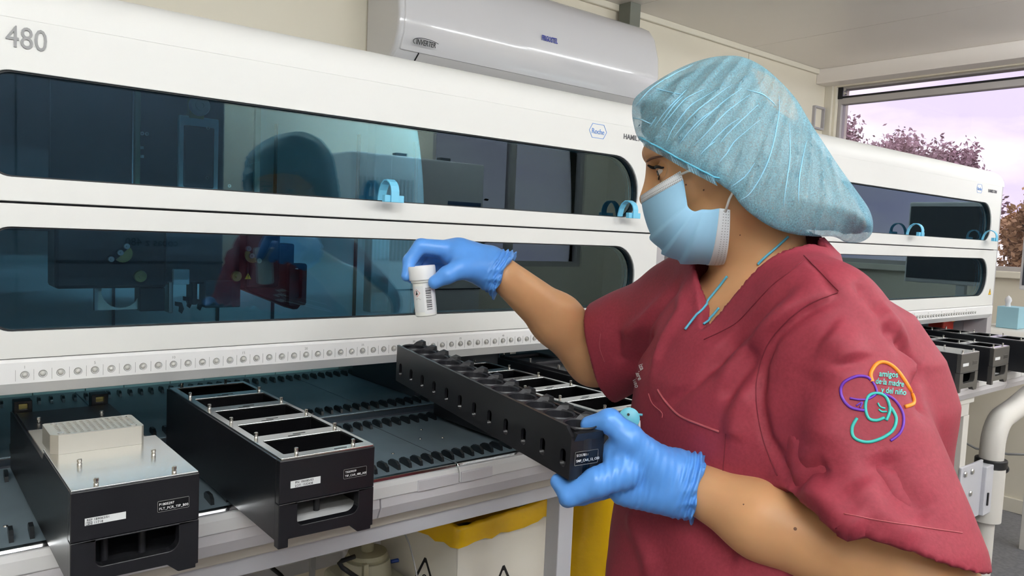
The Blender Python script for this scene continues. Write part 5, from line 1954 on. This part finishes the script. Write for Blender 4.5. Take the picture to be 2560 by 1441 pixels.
def pleat(p):
    c = p - pv_
    a = np.arctan2(c @ CR[:, 1], c @ CR[:, 0])
    r = np.linalg.norm(c - np.outer(c @ nfw, nfw), axis=1)
    ph = a * 46 + 1.1 * wc1(p) + .5 * wc2(p)
    rid = 1 - np.abs(np.sin(ph)) ** .6
    ph2 = a * 103 + 1.6 * wc1(p)
    rid2 = 1 - np.abs(np.sin(ph2)) ** .7
    # strongest towards the elastic band, fading to the crown and the tail of the cap
    tail = np.clip(((p - P(1990, 400, HD)) @ CR[:, 0]) / .07, 0, 1)
    crown = np.clip((p - P(1800, 230, HD)) @ CR[:, 1] / .06, 0, 1)
    amp = (1 - .75 * tail) * (1 - .85 * crown)
    return (.0068 * rid + .0022 * rid2) * amp


lo_c, hi_c = HC - .30, HC + .32
cap_open = lambda p: ellip(p, hl(.055, 0, -.085), HF, (.110, .062, .105))


def cap_sdf(p):
    d = cap_fn(p) - pleat(p) + .0016 * wc1(p)
    return np.maximum(d, cap_cut(p))


def cap_shell(p):
    d = cap_sdf(p)
    return d


V, Q = sdf_mesh(cap_shell, lo_c, hi_c, .0034)
# leave the face and neck open: drop what lies inside the head's opening
fcn = V[Q].mean(1)
hf_ = (fcn - HC)
lx, ly, lz = hf_ @ FX, hf_ @ FY, hf_ @ FZ
CV, CQ = V, Q
cap = mesh_obj('hair_cap', V, Q, 'cap_cloth', person)
tag(cap, 'thin light blue bouffant cap with pleats')
cap_bvh = BVHTree.FromPolygons(V.tolist(), Q.tolist())

PLEATS = [[(330, 520), (395, 430), (470, 350), (520, 300)], [(355, 540), (430, 450), (520, 350), (640, 290)], [(400, 610), (440, 530), (520, 420), (580, 370), (700, 300)],
          [(440, 590), (520, 490), (600, 410), (690, 340), (790, 270)], [(480, 620), (560, 520), (640, 450), (720, 400)], [(545, 560), (620, 480), (720, 390), (850, 290)],
          [(560, 640), (640, 560), (720, 470), (800, 400), (900, 330)], [(640, 650), (700, 580), (780, 510), (840, 470)], [(710, 740), (760, 680), (790, 630), (830, 590), (960, 480)],
          [(720, 620), (770, 560), (850, 480), (950, 390)], [(830, 970), (900, 920), (960, 830), (1010, 720), (1050, 580), (1075, 420), (1075, 330)], [(790, 880), (870, 820), (930, 740)],
          [(1100, 1000), (1120, 850), (1140, 700), (1135, 500)], [(300, 525), (340, 460)], [(370, 500), (440, 400), (500, 340)], [(600, 690), (650, 640), (690, 610)], [(880, 300), (980, 330), (1060, 400)],
          [(190, 465), (250, 480), (310, 505)], [(330, 290), (400, 310), (500, 330)], [(215, 400), (300, 300), (420, 220), (560, 150)], [(1240, 600), (1200, 800), (1190, 980)]]
for pl_ in PLEATS:
    w_ = [on_cloth(1500 + .4164 * u, 100 + .4164 * v, .0004, cap_bvh) for u, v in spline(pl_, 6)]
    w_ = [q for q in w_ if q is not None]
    MB().tube(w_, [.0002 + .0006 * math.sin(math.pi * (i + .5) / len(w_)) for i in range(len(w_))], 6).build('pleat', 'cap_fold', cap, smooth=True)
hair_fn = puff_sdf(CAPX, HD, .090, .090, shrink=.010)
hair_cut = puff_sdf(CAPO, HD, 1, 1, shrink=.008, persp=1.0, flat=True)
wh = Waves(31, 40)
tailp = P(2130, 480, HD)


def hair_sdf(p):
    d = np.maximum(hair_fn(p) + .0025 * wh(p), hair_cut(p))
    # the tail of the cap is only loosely filled
    cut = (p - P(2015, 400, HD)) @ (CR[:, 0] * .86 + CR[:, 1] * .51)
    return np.maximum(d, smin(cut - .035, cut - .035, .01))


V, Q = sdf_mesh(hair_sdf, lo_c, hi_c, .006)
mesh_obj('hair', V, Q, 'hair_brown', person)
# elastic edge with its frill
BAND = [(1600, 350), (1650, 376), (1692, 400), (1742, 426), (1782, 447), (1800, 452)]
band3 = [on_cloth(u, v - 6, .0008, cap_bvh) for u, v in spline(BAND, 8)]
band3 = [b for b in band3 if b is not None]
MB().tube(band3, .0011, 6).build('elastic', 'cord_blue', cap, smooth=True)
fr_ = MB()
ups, dns = [], []
for i, (u, v) in enumerate(spline(BAND[:-1], 22)):
    a = on_cloth(u, v - 8, .0004, cap_bvh)
    if a is None:
        continue
    a = np.array(a)
    ins = .0018 * math.sin(i * 1.9)
    t_ = i / (22 * 4)
    b = a + (-FZ * .013 - FX * .002) + (np.array(CC) - a) / np.linalg.norm(CC - a) * (ins - .003 * (1 - t_))
    ups.append(a)
    dns.append(b)
fr_.add(ups + dns, [(i, i + 1, len(ups) + i + 1, len(ups) + i) for i in range(len(ups) - 1)])
fr_.build('frill', 'cap_cloth', cap, smooth=True)

# ---- eyes, brows, lashes -----------------------------------------------
body_bvh = BVHTree.FromPolygons([tuple(v.co) for v in body.data.vertices], [tuple(p.vertices) for p in body.data.polygons])
for s in (1, -1):
    ec = hl(.0690, .033 * s, -.0095)
    ey = MB()
    rot_ = Matrix([list(HF[:, i]) for i in range(3)])
    gaze = FX * .97 + FZ * -.1
    gz = Vector((0, 0, 1)).rotation_difference(Vector(gaze)).to_matrix()
    ey.lathe([(0.0122 * math.sin(math.radians(a)), 0.0122 * math.cos(math.radians(a))) for a in range(0, 181, 10)], tuple(ec), 24, gz)
    eo = ey.build('eye', 'eye_white', person, smooth=True)
    MB().lathe([(0.0125 * math.sin(math.radians(a)), 0.0125 * math.cos(math.radians(a))) for a in range(0, 31, 5)], tuple(ec), 20, gz).build('iris', 'iris_brown', eo, smooth=True)


def face_strip(name, pts, r, m, lift=.0008):
    w_ = [on_cloth(u, v, lift, body_bvh) for u, v in spline(pts, 6)]
    w_ = [p for p in w_ if p is not None]
    if len(w_) > 2:
        rr = [r * (.35 + .65 * math.sin(math.pi * (.12 + .8 * i / (len(w_) - 1)))) for i in range(len(w_))]
        MB().tube(w_, rr, 7).build(name, m, person, smooth=True)


face_strip('eyebrow', [(1617, 404), (1627, 397), (1643, 392), (1658, 391)], .0019, 'brow_brown', .0001)
face_strip('eyelashes', [(1621, 413), (1632, 419), (1646, 418), (1660, 420)], .0021, 'lash_black')
face_strip('eyelashes', [(1649, 439), (1648, 444), (1647, 450)], .0009, 'lash_black')

for (u, v, r_) in ((1759, 475, .0011), (1715, 462, .0012), (1850, 588, .0009), (1988, 1323, .0018), (1859, 1262, .0009)):
    q = on_cloth(u, v, .0001, body_bvh)
    if q is not None:
        MB().lathe([(r_, 0), (r_ * .7, .0003), (0, .0004)], tuple(q), 8, Vector((0, 0, 1)).rotation_difference(Vector(CC) - q).to_matrix()).build('mole', 'brow_brown', person, smooth=True)

# ---- mask --------------------------------------------------------------
MS = [(1611, 488), (1612, 503), (1618, 535), (1629, 570), (1645, 602), (1668, 628), (1702, 648), (1745, 657), (1780, 660), (1813, 660)]
ME = [(1697, 437), (1702, 455), (1706, 478), (1710, 505), (1714, 522), (1728, 531), (1746, 527), (1768, 527), (1790, 524), (1812, 527)]
MS_, ME_ = spline(MS, 7), spline(ME, 7)
NB = len(MS_)
NA = 26


def mask_pt(bi, a):
    """a: 0 at the face's centre line, 1 at the near edge, -1 at the far edge."""
    s, e = MS_[bi], ME_[bi]
    t = abs(a)
    lat = 1 - math.cos(t * math.pi / 2)
    dep = math.sin(t * math.pi / 2)
    u, v = s[0] + (e[0] - s[0]) * lat, s[1] + (e[1] - s[1]) * lat
    b = bi / (NB - 1)
    w = .068 + .004 * math.sin(b * 3.1)
    cen = P(u, v, HD)
    nose = .012 * max(0, 1 - abs(a) * 3.2) * max(0, 1 - b * 2.5)
    return cen + FY * (w * dep * (1 if a > 0 else -1)) + FX * (.004 - lat * .0)


pts = np.array([[mask_pt(b, -1 + 2 * a / (2 * NA)) for a in range(2 * NA + 1)] for b in range(NB)])
# pleats: sawtooth steps pushed outwards
ctr = hl(-.01, 0, -.05)
for b in range(NB):
    t = b / (NB - 1)
    for c_ in (.40, .55, .69):
        x = (t - c_) / .11
        if -.1 < x <= 1:
            k = (1 - x) if x > 0 else (1 + x * 10)
            for a in range(2 * NA + 1):
                al = abs(-1 + a / NA)
                d = pts[b, a] - ctr
                pts[b, a] += d / np.linalg.norm(d) * .0045 * k * min(1, (1.02 - al) * 3)


def grid_mesh(name, A, m, parent, solid=.0008):
    nb, na = A.shape[:2]
    mb = MB()
    mb.v = [tuple(p) for p in A.reshape(-1, 3)]
    mb.f = [(i * na + j, i * na + j + 1, (i + 1) * na + j + 1, (i + 1) * na + j) for i in range(nb - 1) for j in range(na - 1)]
    o_ = mb.build(name, m, parent, smooth=True)
    s_ = o_.modifiers.new('solid', 'SOLIDIFY')
    s_.thickness = solid
    s_.offset = 0
    return o_


i1, i2 = 8, NB - 8
mk = grid_mesh('face_mask', pts[i1 - 1:i2 + 1], 'mask_blue', person)
tag(mk, 'pleated light blue surgical mask with white bands')
outw = lambda A, k: A + (A - ctr) / np.linalg.norm(A - ctr, axis=2)[:, :, None] * k
grid_mesh('nose_band', outw(pts[:i1 + 1], .0006), 'mask_white', mk)
grid_mesh('chin_band', outw(pts[i2 - 1:], .0006), 'mask_white', mk)
mask_bvh = BVHTree.FromPolygons([tuple(p) for p in pts.reshape(-1, 3)], [(i * (2 * NA + 1) + j, i * (2 * NA + 1) + j + 1, (i + 1) * (2 * NA + 1) + j + 1, (i + 1) * (2 * NA + 1) + j) for i in range(NB - 1) for j in range(2 * NA)])
# dotted weld marks on the bands
dots = MB()


def dot_row(bf, n, a0=.05, a1=.97):
    for k in range(n):
        a = a0 + (a1 - a0) * k / (n - 1)
        j = (a + 1) / 2 * 2 * NA
        j0 = min(int(j), 2 * NA - 1)
        i0 = min(int(bf), NB - 2)
        fi, fj = bf - i0, j - j0
        p = (pts[i0, j0] * (1 - fi) * (1 - fj) + pts[i0 + 1, j0] * fi * (1 - fj) + pts[i0, j0 + 1] * (1 - fi) * fj + pts[i0 + 1, j0 + 1] * fi * fj)
        n_ = np.cross(pts[i0, j0 + 1] - pts[i0, j0], pts[i0 + 1, j0] - pts[i0, j0])
        n_ /= np.linalg.norm(n_)
        if n_ @ (p - ctr) < 0:
            n_ = -n_
        t1 = (pts[i0, j0 + 1] - pts[i0, j0])
        t1 /= np.linalg.norm(t1)
        t2 = np.cross(n_, t1)
        q = p + n_ * .0017
        s = .00055
        dots.add([q - t1 * s - t2 * s, q + t1 * s - t2 * s, q + t1 * s + t2 * s, q - t1 * s + t2 * s], [(0, 1, 2, 3)])


dot_row(1.6, 34)
dot_row(5.6, 34)
dot_row(7.2, 34)
dot_row(NB - 3.0, 30)
dot_row(NB - 4.6, 30)
dot_row(NB - 6.2, 30)
do_ = dots.build('weld_dots', 'cable_grey', mk)
do_['kind'] = 'stuff'


def loop_line(a, bpts, name='ear_loop'):
    MB().tube([tuple(a)] + [tuple(b) for b in bpts], .0016, 7).build(name, 'loop_white', mk, smooth=True)


near = lambda u, v, off: P(u, v, HD) + FY * off
loop_line(pts[3, -2], [near(1716, 436, .076), near(1745, 418, .080), near(1790, 385, .082)])
loop_line(pts[NB - 5, -2], [near(1800, 505, .076), near(1818, 472, .077), near(1838, 440, .080)])
far = lambda u, v, off: P(u, v, HD) - FY * off
loop_line(pts[3, 1], [far(1716, 436, .076), far(1790, 390, .080)])
loop_line(pts[NB - 5, 1], [far(1818, 470, .076), far(1838, 440, .080)])

# ---- lanyard and badge reel --------------------------------------------
def lay(points, lifts, bvhs, r, m, name, parent):
    out = []
    for (u, v), lf in zip(spline(points, 6), np.interp(np.linspace(0, 1, len(spline(points, 6))), np.linspace(0, 1, len(lifts)), lifts)):
        c_ = [on_cloth(u, v, lf, b) for b in bvhs]
        c_ = [p for p in c_ if p is not None]
        if c_:
            out.append(min(c_, key=lambda p: (p - Vector(CC)).length))
    if len(out) > 1:
        return MB().tube(out, r, 7).build(name, m, parent, smooth=True)


ly_ = empty('lanyard', tuple(P(1800, 740, .97)))
bpy.data.objects.remove(ly_)
lay([(1968, 592), (1940, 618), (1905, 650), (1895, 662)], [.002], [body_bvh, scrub_bvh], .0016, 'cord_blue', 'lanyard', person)
lay([(1820, 692), (1795, 725), (1765, 762), (1735, 800), (1715, 826)], [.002], [body_bvh, scrub_bvh], .0016, 'cord_blue', 'lanyard', person)
lay([(1800, 772), (1780, 795), (1757, 812)], [.002], [body_bvh, scrub_bvh], .0016, 'cord_blue', 'lanyard', person)
bc_ = P(1573, 1046, .985)
bz = Matrix([list(TF[1] * .75 + TF[0] * .66), list(UPZ), list(np.cross(TF[1] * .75 + TF[0] * .66, UPZ))]).transposed()
face_n = Vector(CC - bc_).normalized()
zrot = Vector((0, 0, 1)).rotation_difference(face_n).to_matrix()
bd_ = MB().lathe([(0, .004), (.011, .004), (.0135, .0025), (.0135, -.003), (0, -.003)], tuple(bc_), 28, zrot).build('badge_reel', 'badge_blue', person, smooth='auto')
for (u, v) in ((1571, 1037), (1573, 1058)):
    q = P(u, v, .985) + np.array(face_n) * .0042
    MB().lathe([(0, .0006), (.0016, .0006), (.0018, 0)], tuple(q), 10, zrot).build('rivet', 'cable_black', bd_)
MB().tube([tuple(P(1585, 1040, .985)), tuple(P(1598, 1037, .985)), tuple(P(1606, 1038, .985))], .0016, 7).build('reel_loop', 'badge_blue', bd_, smooth=True)
MB().box(0, .004, 0, .001, 0, .022)
q0 = P(1597, 1052, .985)
MB().tube([tuple(q0), tuple(P(1598, 1085, .985))], .0022, 6).build('reel_strap', 'loop_white', bd_)

# ------------------------------------------------------------------ lift everything so that the floor lies at z = 0
for o in list(col.objects):
    if o.parent is None and o.type in ('MESH', 'EMPTY'):
        o.location.z -= FLOOR
